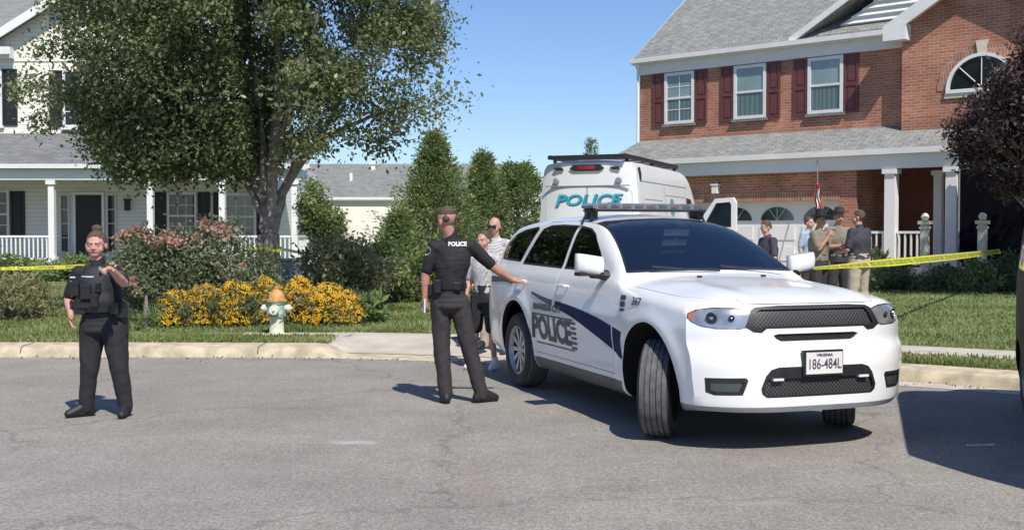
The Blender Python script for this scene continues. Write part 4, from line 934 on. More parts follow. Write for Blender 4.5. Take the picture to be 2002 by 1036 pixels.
def wheel_mesh(parent, x, y, side, steer=0, R0=.378, wd=.255, rimR=.245, spokes=10, hub=True):
    """side: -1 right, +1 left; outer face points to side"""
    h = wd / 2; b = MB()
    prof = [(rimR, -h * .86), (R0 - .10, -h * .98), (R0 - .05, -h), (R0 - .02, -h * .92), (R0 - .006, -h * .80)]
    b.lathe(prof, 48, 0, 'y')
    tr = [(R0 - .006, -h * .80)]
    g = [(-.52, -.48), (-.2, -.165), (.165, .2), (.48, .52)]
    for a, c in g: tr += [(R0, (a - .02) * h), (R0 - .012, a * h), (R0 - .012, c * h), (R0, (c + .02) * h)]
    tr += [(R0 - .006, h * .80)]; b.lathe(tr, 48, 1, 'y')
    b.lathe([(p, -q) for p, q in prof[::-1]], 48, 0, 'y')
    b.lathe([(rimR, h * .86), (rimR - .03, h * .5), (rimR - .03, -h * .5), (rimR, -h * .86)], 48, 0, 'y')
    w = b.build('wheel', [M['tyre'], M['tread']], parent, smooth=True); w.location = (x, y, R0); w.rotation_euler = (0, 0, steer)
    s = side; b = MB()
    b.lathe([(rimR + .004, s * h * .88), (rimR - .008, s * h * .93), (rimR - .022, s * h * .80), (rimR - .03, s * h * .2)], 40, 0, 'y')
    for k in range(spokes):
        a = 2 * math.pi * k / spokes; d = Vector((math.cos(a), 0, math.sin(a))); n_ = Vector((-math.sin(a), 0, math.cos(a)))
        i0, i1 = d * .05, d * (rimR - .018); w0, w1 = .016, .026; y0 = s * h * .62; y1 = s * h * .74; th = -s * .03
        vs = [i0 - n_ * w0 + Vector((0, y0, 0)), i0 + n_ * w0 + Vector((0, y0, 0)), i1 + n_ * w1 + Vector((0, y1, 0)), i1 - n_ * w1 + Vector((0, y1, 0))]
        vs += [v + Vector((0, th, 0)) for v in vs]; b.add(vs, [(0, 1, 2, 3), (7, 6, 5, 4), (0, 1, 5, 4), (1, 2, 6, 5), (2, 3, 7, 6), (3, 0, 4, 7)])
    b.lathe([(.0, s * h * .76), (.04, s * h * .75), (.062, s * h * .66), (.07, s * h * .5)], 20, 0, 'y')
    b.build('rim', M['rim'], w, smooth=True)
    b = MB(); b.lathe([(.0, s * h * .18), (rimR - .035, s * h * .16)], 32, 0, 'y'); b.build('brake_disc', M['under'], w)
    return w
def on_side(vs, side=-1, out=.004):
    """map flat (x, z) decal points on the flank of the body"""
    return [(x, side * (hw(x, z) + out), z) for x, z, *_ in vs]
def decal_grid(x0, x1, n, f0, f1, m, name, parent, side=-1, k=6, out=.004):
    b = MB(); vs = []
    for i in range(n + 1):
        x = x0 + (x1 - x0) * i / n
        for j in range(k + 1): z = f0(x) + (f1(x) - f0(x)) * j / k; vs.append((x, side * (hw(x, z) + out), z))
    b.add(vs, [(i * (k + 1) + j, i * (k + 1) + j + 1, (i + 1) * (k + 1) + j + 1, (i + 1) * (k + 1) + j) for i in range(n) for j in range(k)])
    return b.build(name, m, parent, smooth=True)

WG = {'front_window': [(-1.06, 1.262), (-1.30, 1.42), (-1.56, 1.56), (-1.72, 1.605), (-1.97, 1.628), (-1.97, 1.262)],
      'rear_window': [(-2.07, 1.262), (-2.07, 1.635), (-2.5, 1.645), (-2.78, 1.64), (-2.93, 1.61), (-3.13, 1.30), (-3.13, 1.275)],
      'quarter_window': [(-3.26, 1.295), (-3.07, 1.60), (-3.15, 1.628), (-3.5, 1.60), (-3.70, 1.56), (-3.86, 1.48), (-3.93, 1.38), (-3.90, 1.31)]}
WS = [(-.78, 1.262), (-.755, 1.31), (-.60, 1.645), (-.56, 1.668), (-.3, 1.69), (0, 1.698), (.3, 1.69), (.56, 1.668), (.60, 1.645), (.755, 1.31), (.78, 1.262), (.5, 1.275), (0, 1.283), (-.5, 1.275)]
def make_suv(root, paint, full):
    # the parked one has no mirror on its street side
    body = gridbody(104 if full else 60, 36 if full else 24, 40 if full else 26, suvf, [paint, M['under']], 'body')
    # wheel openings
    c = MB()
    for ax in (0, AXR):
        for sd_ in (-1, 1): c.lathe([(0, sd_ * .58), (.472, sd_ * .58), (.472, sd_ * 1.3), (0, sd_ * 1.3)], 48, 0, 'y', (ax, 0, WZ + .035))
    carve(body, c, '', [paint, M['under']], None, keep=False)
    me = body.data; mi = []
    for p in me.polygons:
        cc = p.center; r = min(math.hypot(cc.x, cc.z - WZ - .035), math.hypot(cc.x - AXR, cc.z - WZ - .035))
        mi.append(1 if (r < .4725 and abs(cc.y) < 1.0) or p.normal.z < -.85 and cc.z < .5 else 0)
    if full:
        def cabf(t, v, w):
            X = -3.92 + 3.27 * t; zt_ = zt(X, abs(v) * .9) - .062; z = .60 + (zt_ - .60) * w
            y = v * (hw(X, z) * (1 - .05 * max(0, (w - .9) / .1) ** 2) - .055); return (X, y, z)
        cc_ = gridbody(48, 14, 14, cabf, [paint, M['under']], 'cutter'); cc_.data.polygons.foreach_set('material_index', [1] * len(cc_.data.polygons))
        n0 = len(body.data.polygons); body.data.polygons.foreach_set('material_index', mi); boolean(body, cc_, 'DIFFERENCE'); bpy.data.objects.remove(cc_); mi = [p.material_index for p in body.data.polygons]
    me = body.data; body.parent = root
    mi_mark = mi; me.polygons.foreach_set('material_index', mi)
    pieces = []
    # glass with dark rubber edges
    for nm, poly in WG.items():
        for sd_ in (-1, 1):
            if not full and sd_ < 0: continue
            y0, y1 = (-1.2, -.45) if sd_ < 0 else (.45, 1.2)
            c = MB(); c.prism(growp(poly, .022), y0, y1, 'xz'); tr = carve(body, c, 'window_seal', M['plastic'], root)
            c = MB(); c.prism(poly, y0 - .01, y1 + .01, 'xz'); gl = carve(tr, c, nm, M['tglass'] if full else M['cglass'], root); finish(tr); finish(gl, 20); tr.parent = gl
    c = MB(); c.prism(growp(WS, .018), -1.75, -.3, 'yz'); tr = carve(body, c, 'window_seal', M['plastic'], root)
    c = MB(); c.prism(WS, -1.76, -.29, 'yz'); gl = carve(tr, c, 'windscreen', M['fglass'] if full else M['wsglass'], root); finish(tr); finish(gl, 20); tr.parent = gl
    # doors
    FD = [(-.66, .42), (-.64, .9), (-.70, 1.18), (-.98, 1.275), (-1.30, 1.478), (-1.56, 1.612), (-1.72, 1.66), (-2.018, 1.685), (-2.018, .42)]
    RD = [(-2.022, .42), (-2.022, 1.685), (-2.5, 1.69), (-2.86, 1.685), (-2.98, 1.64), (-3.19, 1.30), (-3.19, 1.05), (-3.02, .93), (-2.78, .83), (-2.60, .68), (-2.53, .52), (-2.51, .42)]
    for nm, poly in (('front_door', FD), ('rear_door', RD)):
        for sd_ in (-1, 1):
            if not full and sd_ < 0: continue
            y0, y1 = (-1.2, -.6) if sd_ < 0 else (.6, 1.2)
            c = MB(); c.prism(poly, y0, y1, 'xz'); g = MB(); g.prism(growp(poly, .006), y0 - .01, y1 + .01, 'xz'); d = carve(body, c, nm, [paint, M['under']], root, grow=g); finish(d)
            hx = -1.80 if nm[0] == 'f' else -2.92
            b = MB(); hy = sd_ * (hw(hx, 1.09) + .03); b.tube([(hx - .12, hy - sd_ * .03, 1.09), (hx - .09, hy, 1.092), (hx + .09, hy, 1.092), (hx + .12, hy - sd_ * .03, 1.09)], [.012, .016, .016, .012], 8); b.build('handle', paint, d, smooth=True)
    if full:
        # bonnet
        HP = [(-.42, -.84), (.30, -.80), (.52, -.72), (.66, -.56), (.95, -.54), (.95, .54), (.66, .56), (.52, .72), (.30, .80), (-.42, .84), (-.50, .5), (-.52, 0), (-.50, -.5)]
        c = MB(); c.prism(HP, 1.068, 1.4, 'xy'); g = MB(); g.prism(growp(HP, .007), 1.063, 1.41, 'xy'); hd = carve(body, c, 'hood', paint, root, grow=g); finish(hd, 40)
        # grille, slot, lower grille, fog pockets
        GR = [(-.51, .868), (-.45, .862), (-.41, .892), (.41, .892), (.45, .862), (.51, .868), (.57, .905), (.51, 1.025), (.47, 1.045), (.3, 1.055), (-.3, 1.055), (-.47, 1.045), (-.51, 1.025), (-.57, .905)]
        def recess(poly, inner, nm, x0, core, push=.02):
            c = MB(); c.prism(poly, x0 + .0137, 1.1, 'yz'); fr = carve(body, c, nm, M['plastic'], root)
            c = MB(); c.prism(inner, x0 - .01, 1.11, 'yz'); co = carve(fr, c, nm + '_mesh', core, fr)
            for v in co.data.vertices: v.co.x -= push
            finish(fr); finish(co); return fr
        recess(GR, [(-.44, .895), (-.41, .912), (.41, .912), (.44, .895), (.51, .915), (.465, 1.013), (.44, 1.028), (-.44, 1.028), (-.465, 1.013), (-.51, .915)], 'grille', .4, M['mesh'])
        SL = [(-.30, .800), (.30, .800), (.34, .82), (.36, .845), (.32, .854), (-.32, .854), (-.36, .845), (-.34, .82)]
        c = MB(); c.prism(SL, .5, 1.1, 'yz'); q = carve(body, c, 'bumper_slot', M['plastic'], root)
        for v in q.data.vertices: v.co.x -= .015
        finish(q)
        LG = [(-.475, .43), (-.44, .405), (.44, .405), (.475, .43), (.485, .47), (.45, .56), (.41, .605), (.35, .622), (-.35, .622), (-.41, .605), (-.45, .56), (-.485, .47)]
        fr = recess(LG, [(-.455, .44), (-.43, .42), (.43, .42), (.455, .44), (.46, .47), (.43, .54), (-.43, .54), (-.46, .47)], 'lower_grille', .4, M['mesh'])
        for sy in (-.36, .36): b = MB(); xx = suv_front(abs(sy), .53); b.box((xx - .002, sy, .535), (.03, .085, .016)); b.build('marker_lamp', M['plate'], fr)
        for sd_ in (-1, 1):
            FG = [(sd_ * .61, .425), (sd_ * .575, .53), (sd_ * .59, .55), (sd_ * .84, .545), (sd_ * .83, .44), (sd_ * .78, .42)]
            c = MB(); c.prism(FG, .2, 1.1, 'yz'); fr = carve(body, c, 'fog_light_bezel', M['plastic'], root)
            c = MB(); c.prism(scalep(FG, .78, .6), .2, 1.12, 'yz'); co = carve(fr, c, 'fog_light', mat('fog_lens', (.06, .075, .07), .15, coat=.6), fr)
            for v in co.data.vertices: v.co.x -= .012
            finish(fr); finish(co)
        # headlights
        for sd_ in (-1, 1):
            HL = [(.505, 1.012), (.555, .908), (.61, .898), (.76, .898), (.84, .912), (.885, .935), (.905, .965), (.895, .995), (.84, 1.022), (.74, 1.036), (.62, 1.034)]
            P_ = [(sd_ * p, q) for p, q in HL]
            c = MB(); c.prism(growp(P_, .008), .40, 1.0, 'yz'); tr = carve(body, c, 'headlight_bezel', M['plastic'], root)
            c = MB(); c.prism(P_, .408, 1.01, 'yz'); hl = carve(tr, c, 'headlight', M['lens'], root)
            c = MB(); c.prism([(sd_ * .80, .85), (sd_ * 1.0, .85), (sd_ * 1.0, 1.04), (sd_ * .80, 1.04)], .1, .615, 'yz'); am = carve(hl, c, 'side_reflector', M['amber'], hl)
            finish(tr); finish(hl); finish(am); tr.parent = hl
            # lamp bowls show as dark rings on the lens
            for yy, rr_ in ((.775, .042), (.655, .022)):
                b = MB(); xx = suv_front(yy, .97) ; b.lathe([(rr_, .012), (rr_ * .8, .016), (rr_ * .66, .004), (rr_ * .3, .006), (0, .012)], 24, 0, 'x'); rg = b.build('lamp', [M['bowl']], hl, smooth=True); rg.location = (xx + .0, sd_ * yy, .970); rg.rotation_euler = (0, 0, sd_ * (.62 if yy > .7 else .38))
                b = MB(); b.lathe([(rr_ * .42, .010), (rr_ * .3, .020), (0, .024)], 16, 0, 'x'); q = b.build('lamp', [M['chrome']], hl, smooth=True); q.location = rg.location; q.rotation_euler = rg.rotation_euler
        # front bumper lower lip
        c = MB(); c.b2(.46, 1.1, -1.2, 1.2, .1, .338); lp = carve(body, c, 'bumper_lip', M['steel'], root); finish(lp)
        for sd_ in (-1, 1): c = MB(); c.b2(-2.53, -.50, *sorted((sd_ * .70, sd_ * 1.2)), .1, .372); q = carve(body, c, 'sill', M['sill'], root); finish(q)
        # number plate
        xx = suv_front(0, .62) + .02
        b = MB(); b.box((xx - .012, 0, .645), (.03, .335, .185)); nf = b.build('plate_holder', M['plastic'], root)
        b = MB(); b.box((xx + .006, 0.005, .645), (.006, .305, .155)); npl = b.build('number_plate', M['plate'], root)
        for tx, sz, zz in (('186-484L', .105, .635), ('VIRGINIA', .028, .702)):
            vs, fs = text_geo(tx, sz, .0012); wd_ = max(v[0] for v in vs) - min(v[0] for v in vs); k = (.27 if sz > .05 else .14) / wd_
            b = MB(); b.add([(xx + .0105, .005 + v[0] * k, zz + v[1]) for v in vs], fs); b.build('plate_lettering', M['platetxt'], npl)
    finish(body, 35)
    # mirrors
    for sd_ in (-1, 1):
        if not full and sd_ > 0: continue
        b = MB(); yy = sd_ * 1.04
        def mf(t, v, w):
            z = 1.235 + .155 * w; k = 1 - .28 * abs(2 * w - 1) ** 3
            x = -.95 + .055 + (.17 * (t - .5)) * (1 - .45 * abs(v) ** 3) * k; y = yy + .128 * v * (1 - .10 * (2 * w - 1) ** 2 * (t)) * (1 - .12 * abs(2 * t - 1) ** 3); return (x, y, z + .015 * v * sd_)
        mi_ = gridbody(8, 10, 8, mf, paint, 'mirror', root); finish(mi_, 60)
        b = MB(); b.tube([(-.93, sd_ * .86, 1.215), (-.92, sd_ * .95, 1.225), (-.90, sd_ * 1.02, 1.235)], [.05, .035, .04], 8); b.box((-.90, yy, 1.232), (.13, .22, .03)); b.build('mirror_foot', M['plastic'], mi_)
        b = MB(); b.box((-.978, yy, 1.315), (.01, .2, .115)); b.build('mirror_glass', M['chrome'], mi_)
    # rear lamps and lower cladding
    for sd_ in (-1, 1):
        b = MB(); b.box((-4.10, sd_ * .66, 1.05), (.1, .36, .10)); b.build('tail_light', M['red'], root)
    b = MB()
    b.b2(-3.6, .40, -.56, .56, .22, .36); b.build('underbody', M['under'], root)
    return body
def suv_front(y, z):
    """x of the front skin at (y, z)"""
    q = min(1, y / hw(.6, z)); return .93 - .27 * q ** 4.0 - interp([(.21, .07), (.25, .03), (.32, .005), (.45, .0), (.60, .0), (.70, .015), (.78, .055), (.80, .06), (.90, .065), (1.0, .09), (1.06, .12)], z)

# --- police vehicle
PV = empty('police_car', (1.93, 8.98, 0), -1.235)
tag(PV, 'white police sport utility vehicle with dark blue stripe, front wheels turned, roof light bar', 'police car')
make_suv(PV, M['carwhite'], True)
ST = R(-37)
def seat(x, y, w=.50):
    b = MB(); rt = Matrix.Rotation(R(-14), 3, 'Y'); b.box((x - .30, y, 1.02), (.15, w * .92, .62), rot=rt); b.box((x - .02, y, .72), (.54, w, .16)); s_ = b.build('seat', M['seat'], PV)
    md = s_.modifiers.new('b', 'BEVEL'); md.width = .04; md.segments = 3
    b = MB(); b.box((x - .42, y, 1.44), (.10, .25, .17), rot=rt); b.tube([(x - .39, y - .06, 1.3), (x - .41, y - .06, 1.4)], .008, 5); b.tube([(x - .39, y + .06, 1.3), (x - .41, y + .06, 1.4)], .008, 5); h_ = b.build('headrest', M['seat'], s_)
    md = h_.modifiers.new('b', 'BEVEL'); md.width = .03; md.segments = 3
for yy in (-.37, .37): seat(-1.72, yy)
seat(-2.72, 0, 1.2)
b = MB(); b.prism([(-.70, 1.0), (-.70, 1.20), (-.84, 1.235), (-1.02, 1.225), (-1.10, 1.16), (-1.08, 1.0)], -.72, .72, 'xz'); b.b2(-1.06, -.98, .14, .60, 1.20, 1.275); b.build('dashboard', M['dash'], PV)
b = MB(); vs = []
for i in range(28):
    a = 2 * math.pi * i / 28
    for j in range(8):
        e = 2 * math.pi * j / 8; r_s = .185 + .016 * math.cos(e); vs.append(Vector((-1.27, .37, 1.12)) + Matrix.Rotation(R(-24), 3, 'Y') @ Vector((.016 * math.sin(e), r_s * math.cos(a), r_s * math.sin(a))))
b.add(vs, [(i * 8 + j, i * 8 + (j + 1) % 8, ((i + 1) % 28) * 8 + (j + 1) % 8, ((i + 1) % 28) * 8 + j) for i in range(28) for j in range(8)]); b.box((-1.25, .37, 1.12), (.04, .34, .05)); b.tube([(-1.06, .37, 1.06), (-1.26, .37, 1.12)], .03); b.build('steering_wheel', M['dash'], PV)
b = MB(); b.box((-1.33, 0, 1.575), (.03, .25, .07)); b.tube([(-1.33, 0, 1.6), (-1.30, 0, 1.645)], .01); b.build('interior_mirror', M['plastic'], PV)
b = MB(); b.box((-1.06, -.10, 1.24), (.05, .17, .12)); b.build('computer', M['bowl'], PV)
wheel_mesh(PV, 0, -.815, -1, ST); wheel_mesh(PV, 0, .815, 1, ST); wheel_mesh(PV, AXR, -.815, -1); wheel_mesh(PV, AXR, .815, 1)
# roof light bar
b = MB(); b.prism([(-.60, 1.812), (-.56, 1.80), (.56, 1.80), (.60, 1.812), (.60, 1.835), (.55, 1.856), (-.55, 1.856), (-.60, 1.835)], -2.12, -1.84, 'yz'); lb = b.build('light_bar', mat('light_bar_lens', (.17, .18, .20), .2, coat=.5, var=.3, vscale=9), PV)
b = MB(); b.box((-1.98, 0, 1.792), (.30, 1.16, .018)); b.box((-1.98, -.56, 1.75), (.16, .07, .09)); b.box((-1.98, .56, 1.75), (.16, .07, .09)); b.tube([(-1.98, -.585, 1.79), (-1.98, -.63, 1.72), (-1.98, -.66, 1.66)], .012, 6); b.tube([(-1.98, .585, 1.79), (-1.98, .63, 1.72), (-1.98, .66, 1.66)], .012, 6); b.build('mount', M['plastic'], lb)
for k in range(9):
    b = MB(); yy = -.5 + k * .125; b.box((-1.838, yy, 1.828), (.006, .085, .028)); b.build('lamp', mat('lamp_cell', (.09, .10, .14) if k % 2 else (.14, .10, .10), .2), lb)
# wipers and washer nozzles
for y0, y1 in ((-.62, -.02), (.02, .60)):
    b = MB(); b.tube([(-.50, y1, 1.262), (-.545, (y0 + y1) / 2, 1.275), (-.57, y0, 1.30)], .009, 5); b.build('wiper', M['plastic'], PV)
for yy in (-.30, .30): b = MB(); b.box((-.34, yy, 1.222), (.03, .035, .014)); b.build('washer_nozzle', M['plastic'], PV)
# livery on both flanks
for sd_ in (-1, 1):
    up = lambda x: interp([(-4.1, 1.11), (-3.5, 1.10), (-2.9, 1.04), (-2.2, .96), (-1.6, .925), (-1.0, .865), (-.45, .775)], x)
    lo = lambda x: interp([(-4.1, 1.03), (-3.5, 1.06), (-2.9, 1.02), (-2.2, .915), (-1.6, .835), (-1.0, .705), (-.45, .555)], x)
    for nm, xa, xb, mm in (('stripe', -1.95, -.665, M['navyd']), ('stripe', -.635, -.455, M['navyd']), ('stripe', -2.6, -2.03, M['greyd']), ('stripe', -4.0, -3.2, M['greyd'])):
        decal_grid(xa, xb, 24, lo, up, mm, nm, PV, sd_)
    mir = 1 if sd_ > 0 else 1
    for tx, size, xc, zc, wd_, mm, bold in (('POLICE', .30, -2.06, .655, .98, M['greyd'], .012), ('MANASSAS CITY', .085, -2.15, .865, .72, M['greyd'], .003), ('367', .085, -.22, 1.035, .16, M['platetxt'], .002)):
        vs, fs = text_geo(tx, size, bold); w0 = max(v[0] for v in vs) - min(v[0] for v in vs); k = wd_ / w0
        b = MB(); pts = [((xc + (v[0] * k) * (-sd_)), zc + v[1]) for v in vs]; b.add(on_side(pts, sd_, .005), fs); b.build('lettering', mm, PV, fix=False)
    # speed lines above and below the word, stacked bars at its end
    for z0, z1, xa, xb in ((.785, .80, -2.54, -1.50), (.512, .524, -2.45, -1.50)):
        decal_grid(xa, xb, 10, lambda x: z0, lambda x: z1, M['greyd'], 'stripe', PV, sd_, 1, .005)
    for k in range(6): decal_grid(-1.56 + .0 * k, -1.44, 2, lambda x: .53 + .045 * k, lambda x: .553 + .045 * k, M['navyl'], 'stripe', PV, sd_, 1, .005)
    for j, (za, zb2) in enumerate(((1.035, 1.075), (.98, 1.025), (.945, .97))): decal_grid(-.52 + .01 * j, -.42, 2, lambda x: za, lambda x: zb2, M['greyd'], 'emblem', PV, sd_, 1, .006)

# --- white high roofed van seen from behind
VN = empty('police_van', (at(1245, 455, 21).x - .98 * math.cos(R(22)) , 21.0 + .98 * math.sin(R(22)), .2), math.pi / 2 - R(22))
tag(VN, 'white high roofed police van with a roof rack, rear towards the street', 'van')
VZ = [(0, 2.70), (.1, 2.755), (.6, 2.78), (3.8, 2.77), (4.3, 2.70), (4.7, 2.42), (5.1, 1.95), (5.35, 1.60), (5.5, 1.45), (5.9, 1.2), (5.98, 1.05)]
def vhw(x, z): return interp([(.3, .96), (.6, 1.0), (1.3, 1.0), (1.7, .975), (2.2, .93), (2.6, .89), (2.78, .85)], z) * 1.03 * interp([(0, .985), (.3, 1), (4.5, 1), (5.6, .93), (5.98, .86)], x)
def vanf(t, v, w):
    q = abs(v); x = 5.98 * t; ss = max(0, (t - .8) / .2); ss *= ss; rs = max(0, (.1 - t) / .1)
    x = x - .25 * q ** 3 * ss + (.13 * q ** 4 + .05 * max(0, w - .55) ** 2) * rs ** 1.5
    z1 = interp(VZ, x) - .05 * q * q - .03 * q ** 8; z = .32 + (z1 - .32) * w
    y = v * vhw(x, z); r_e = max(0, (w - .93) / .07); y *= 1 - .05 * r_e ** 2.5
    return (x, y, z)
VBODY = 1
body = gridbody(60, 24, 30, vanf, [M['vanwhite'], M['under']], 'body'); body.parent = VN
c = MB()
for ax in (.98, 4.73):
    for sd_ in (-1, 1): c.lathe([(0, sd_ * .7), (.42, sd_ * .7), (.42, sd_ * 1.3), (0, sd_ * 1.3)], 32, 0, 'y', (ax, 0, .38))
carve(body, c, '', [M['vanwhite'], M['under']], None, keep=False)
for sd_ in (-1, 1):
    y0, y1 = (-1.3, -.7) if sd_ < 0 else (.7, 1.3)
    c = MB(); c.prism([(4.02, 1.52), (4.02, 2.14), (4.45, 2.12), (4.95, 1.55)], y0, y1, 'xz'); gl = carve(body, c, 'window', M['cglass'], VN); finish(gl)
c = MB(); c.prism([(-.86, 1.62), (-.78, 2.25), (.78, 2.25), (.86, 1.62)], 4.5, 5.6, 'yz'); gl = carve(body, c, 'windscreen', M['wsglass'], VN); finish(gl)
# --- dark van parked at the right edge, its shadow lies across the road
DV = empty('dark_van', (4.25, 6.02, 0), math.atan2(.954, .3)); tag(DV, 'dark parked van just entering the frame at the right edge', 'van')
db = gridbody(40, 16, 22, vanf, [M['cardark'], M['under']], 'body'); db.parent = DV; c = MB()
for ax in (.98, 4.73):
    for sd_ in (-1, 1): c.lathe([(0, sd_ * .7), (.42, sd_ * .7), (.42, sd_ * 1.3), (0, sd_ * 1.3)], 32, 0, 'y', (ax, 0, .38))
carve(db, c, '', [M['cardark'], M['under']], None, keep=False)
for sd_ in (-1, 1):
    y0, y1 = (-1.3, -.7) if sd_ < 0 else (.7, 1.3)
    c = MB(); c.prism([(4.02, 1.52), (4.02, 2.14), (4.45, 2.12), (4.95, 1.55)], y0, y1, 'xz'); gl = carve(db, c, 'window', M['cglass'], DV); finish(gl)
    b = MB(); b.b2(5.72, 5.93, sd_ * .60, sd_ * .84, .82, 1.05); b.build('headlight', M['lens'], DV)
c = MB(); c.prism([(-.86, 1.62), (-.78, 2.25), (.78, 2.25), (.86, 1.62)], 4.5, 5.6, 'yz'); gl = carve(db, c, 'windscreen', M['wsglass'], DV); finish(gl)
finish(db, 35); DV.scale = (.78, .95, .82)
for x, y, s_ in ((.98, .86, 1), (.98, -.86, -1), (4.73, .86, 1), (4.73, -.86, -1)): wheel_mesh(DV, x, y, s_, 0, .40, .22, .24)
# two rear doors
for sd_ in (-1, 1):
    a_, c_ = sorted((sd_ * .012, sd_ * .86)); poly = [(a_, .50), (c_, .50), (c_, 2.24), (a_, 2.24)]
    if sd_ > 0: poly = [(.012, .5), (.86, .5), (.86, 2.10), (.80, 2.20), (.70, 2.24), (.012, 2.24)]
    else: poly = [(-.86, .5), (-.012, .5), (-.012, 2.24), (-.70, 2.24), (-.80, 2.20), (-.86, 2.10)]
    c = MB(); c.prism(poly, -.2, .09, 'yz'); g = MB(); g.prism(growp(poly, .010), -.21, .10, 'yz'); d = carve(body, c, 'rear_door', M['vanwhite'], VN, grow=g); finish(d)
finish(body, 35)
# panel lines on the flank (thin dark strips let into the skin)
def vside(x, z, o=.003): return (x, -(vhw(x, z) + o), z)
def vline(pts, w, name='seam', m=None):
    b = MB()
    for (xa, za), (xb, zb_) in zip(pts[:-1], pts[1:]):
        n = 8; vs = []
        dx, dz = xb - xa, zb_ - za; L = math.hypot(dx, dz); nx, nz = -dz / L * w / 2, dx / L * w / 2
        for i in range(n + 1):
            t = i / n; x, z = xa + dx * t, za + dz * t; vs += [vside(x - nx, z - nz), vside(x + nx, z + nz)]
        b.add(vs, [(2 * i, 2 * i + 1, 2 * i + 3, 2 * i + 2) for i in range(n)])
    return b.build(name, m or M['steel'], VN)
vline([(.35, 2.36), (4.1, 2.36)], .018); vline([(.55, 2.02), (1.9, 2.02)], .014); vline([(2.2, 2.14), (3.9, 2.14)], .014); vline([(2.15, .6), (2.15, 2.34)], .014); vline([(3.92, .6), (3.95, 2.3)], .014)
b = MB(); vs = [vside(.30 + dx, 2.50 + dz, .01) for dx, dz in ((-.05, .12), (.12, .12), (.16, -.02), (.10, -.16), (.02, -.12))]; b.add(vs, [tuple(range(5))]); b.build('corner_lamp', M['plastic'], VN)
# high brake light, marker lamps, door hinges
def vrear(z): return .05 * max(0, (z - .3) / 2.4 - .55) ** 2
b = MB(); b.prism([(-.34, 2.60), (-.26, 2.55), (.26, 2.55), (.34, 2.60), (.26, 2.665), (-.26, 2.665)], -.03, .03, 'yz'); q = b.build('brake_light_housing', M['plastic'], VN)
b = MB(); b.box((-.035, 0, 2.61), (.02, .34, .07)); b.build('brake_light', M['red'], q)
for yy in (-.56, .56): b = MB(); b.prism([(yy - .09, 2.57), (yy + .06, 2.57), (yy + .10, 2.62), (yy - .06, 2.62)], -.02, .03, 'yz'); b.build('marker_lamp', M['plastic'], VN)
for yy in (-.62, .62): b = MB(); b.lathe([(0, -.03), (.05, -.028), (.062, -.01), (.062, .02)], 18, 0, 'x', (.0, yy, 2.36)); b.build('reflector', M['steel'], VN, smooth=True)
b = MB(); b.prism([(-.84, 2.255), (.84, 2.255), (.84, 2.275), (-.84, 2.275)], -.012, .02, 'yz'); b.build('door_trim', M['steel'], VN)
for tx, off_, mm in ((('POLICE'), .0, M['teal']), ('POLICE', .012, M['navyl'])):
    vs, fs = text_geo(tx, .46, .012, shear=.25); w0 = max(v[0] for v in vs) - min(v[0] for v in vs); k = 1.34 / w0
    b = MB(); b.add([(-.010 + .004 * (off_ > 0), -v[0] * k - off_, 1.99 + v[1] * .62 - off_) for v in vs], fs); b.build('lettering', mm, VN, fix=False)
b = MB(); b.lathe([(0, 0), (.19, 0)], 24, 0, 'y'); o = b.build('emblem', mat('teal_emblem', (.05, .30, .28), .4, var=.6, vscale=9), VN); o.location = (2.7, -vhw(2.7, 1.9) - .004, 1.9); o.rotation_euler = (R(-5), 0, 0)
# roof rack
b = MB()
for yy in (-.74, .74): b.b2(-.02, 4.1, yy - .02, yy + .02, 2.78, 2.86)
for k in range(7): b.b2(.0 + k * .68, .06 + k * .68, -.72, .72, 2.80, 2.83)
b.b2(-.06, -.021, -.77, .77, 2.775, 2.85)
for xx in (.2, 2.0, 3.9):
    for yy in (-.72, .72): b.b2(xx, xx + .06, yy - .03, yy + .03, 2.64, 2.79)
b.build('roof_rack', M['plastic'], VN)
for k in range(2): b = MB(); b.box((-.02, (-.95, .95)[k], 1.25), (.08, .10, .55)); b.build('tail_light', M['red'], VN)
b = MB(); b.box((-.06, 0, .45), (.14, 1.7, .18)); b.build('bumper', M['plastic'], VN)
for x, y, s_ in ((.98, .86, 1), (.98, -.86, -1), (4.73, .86, 1), (4.73, -.86, -1)): wheel_mesh(VN, x, y, s_, 0, .36, .22, .21)
# open front door of the van
vd = empty('front_door_hinge')
bpy.data.objects.remove(vd)
c = MB(); c.prism([(-1.0, .55), (0.0, .55), (0.03, 1.55), (-.45, 2.14), (-.93, 2.16), (-1.0, 2.05)], -.03, .03, 'xz')
dr = c.build('front_door', M['vanwhite'], VN); cut = MB(); cut.prism([(-.88, 1.50), (-.12, 1.50), (-.48, 2.04), (-.84, 2.06), (-.88, 2.0)], -.1, .1, 'xz')
dr.parent = None; carve(dr, cut, '', M['vanwhite'], None, keep=False); dr.parent = VN
dr.location = (5.0, -1.03, 0); dr.rotation_euler = (0, 0, R(68))
b = MB(); b.prism([(-.89, 1.49), (-.11, 1.49), (-.48, 2.05), (-.85, 2.07), (-.89, 2.0)], -.006, .006, 'xz'); b.build('window', M['dglass'], dr)
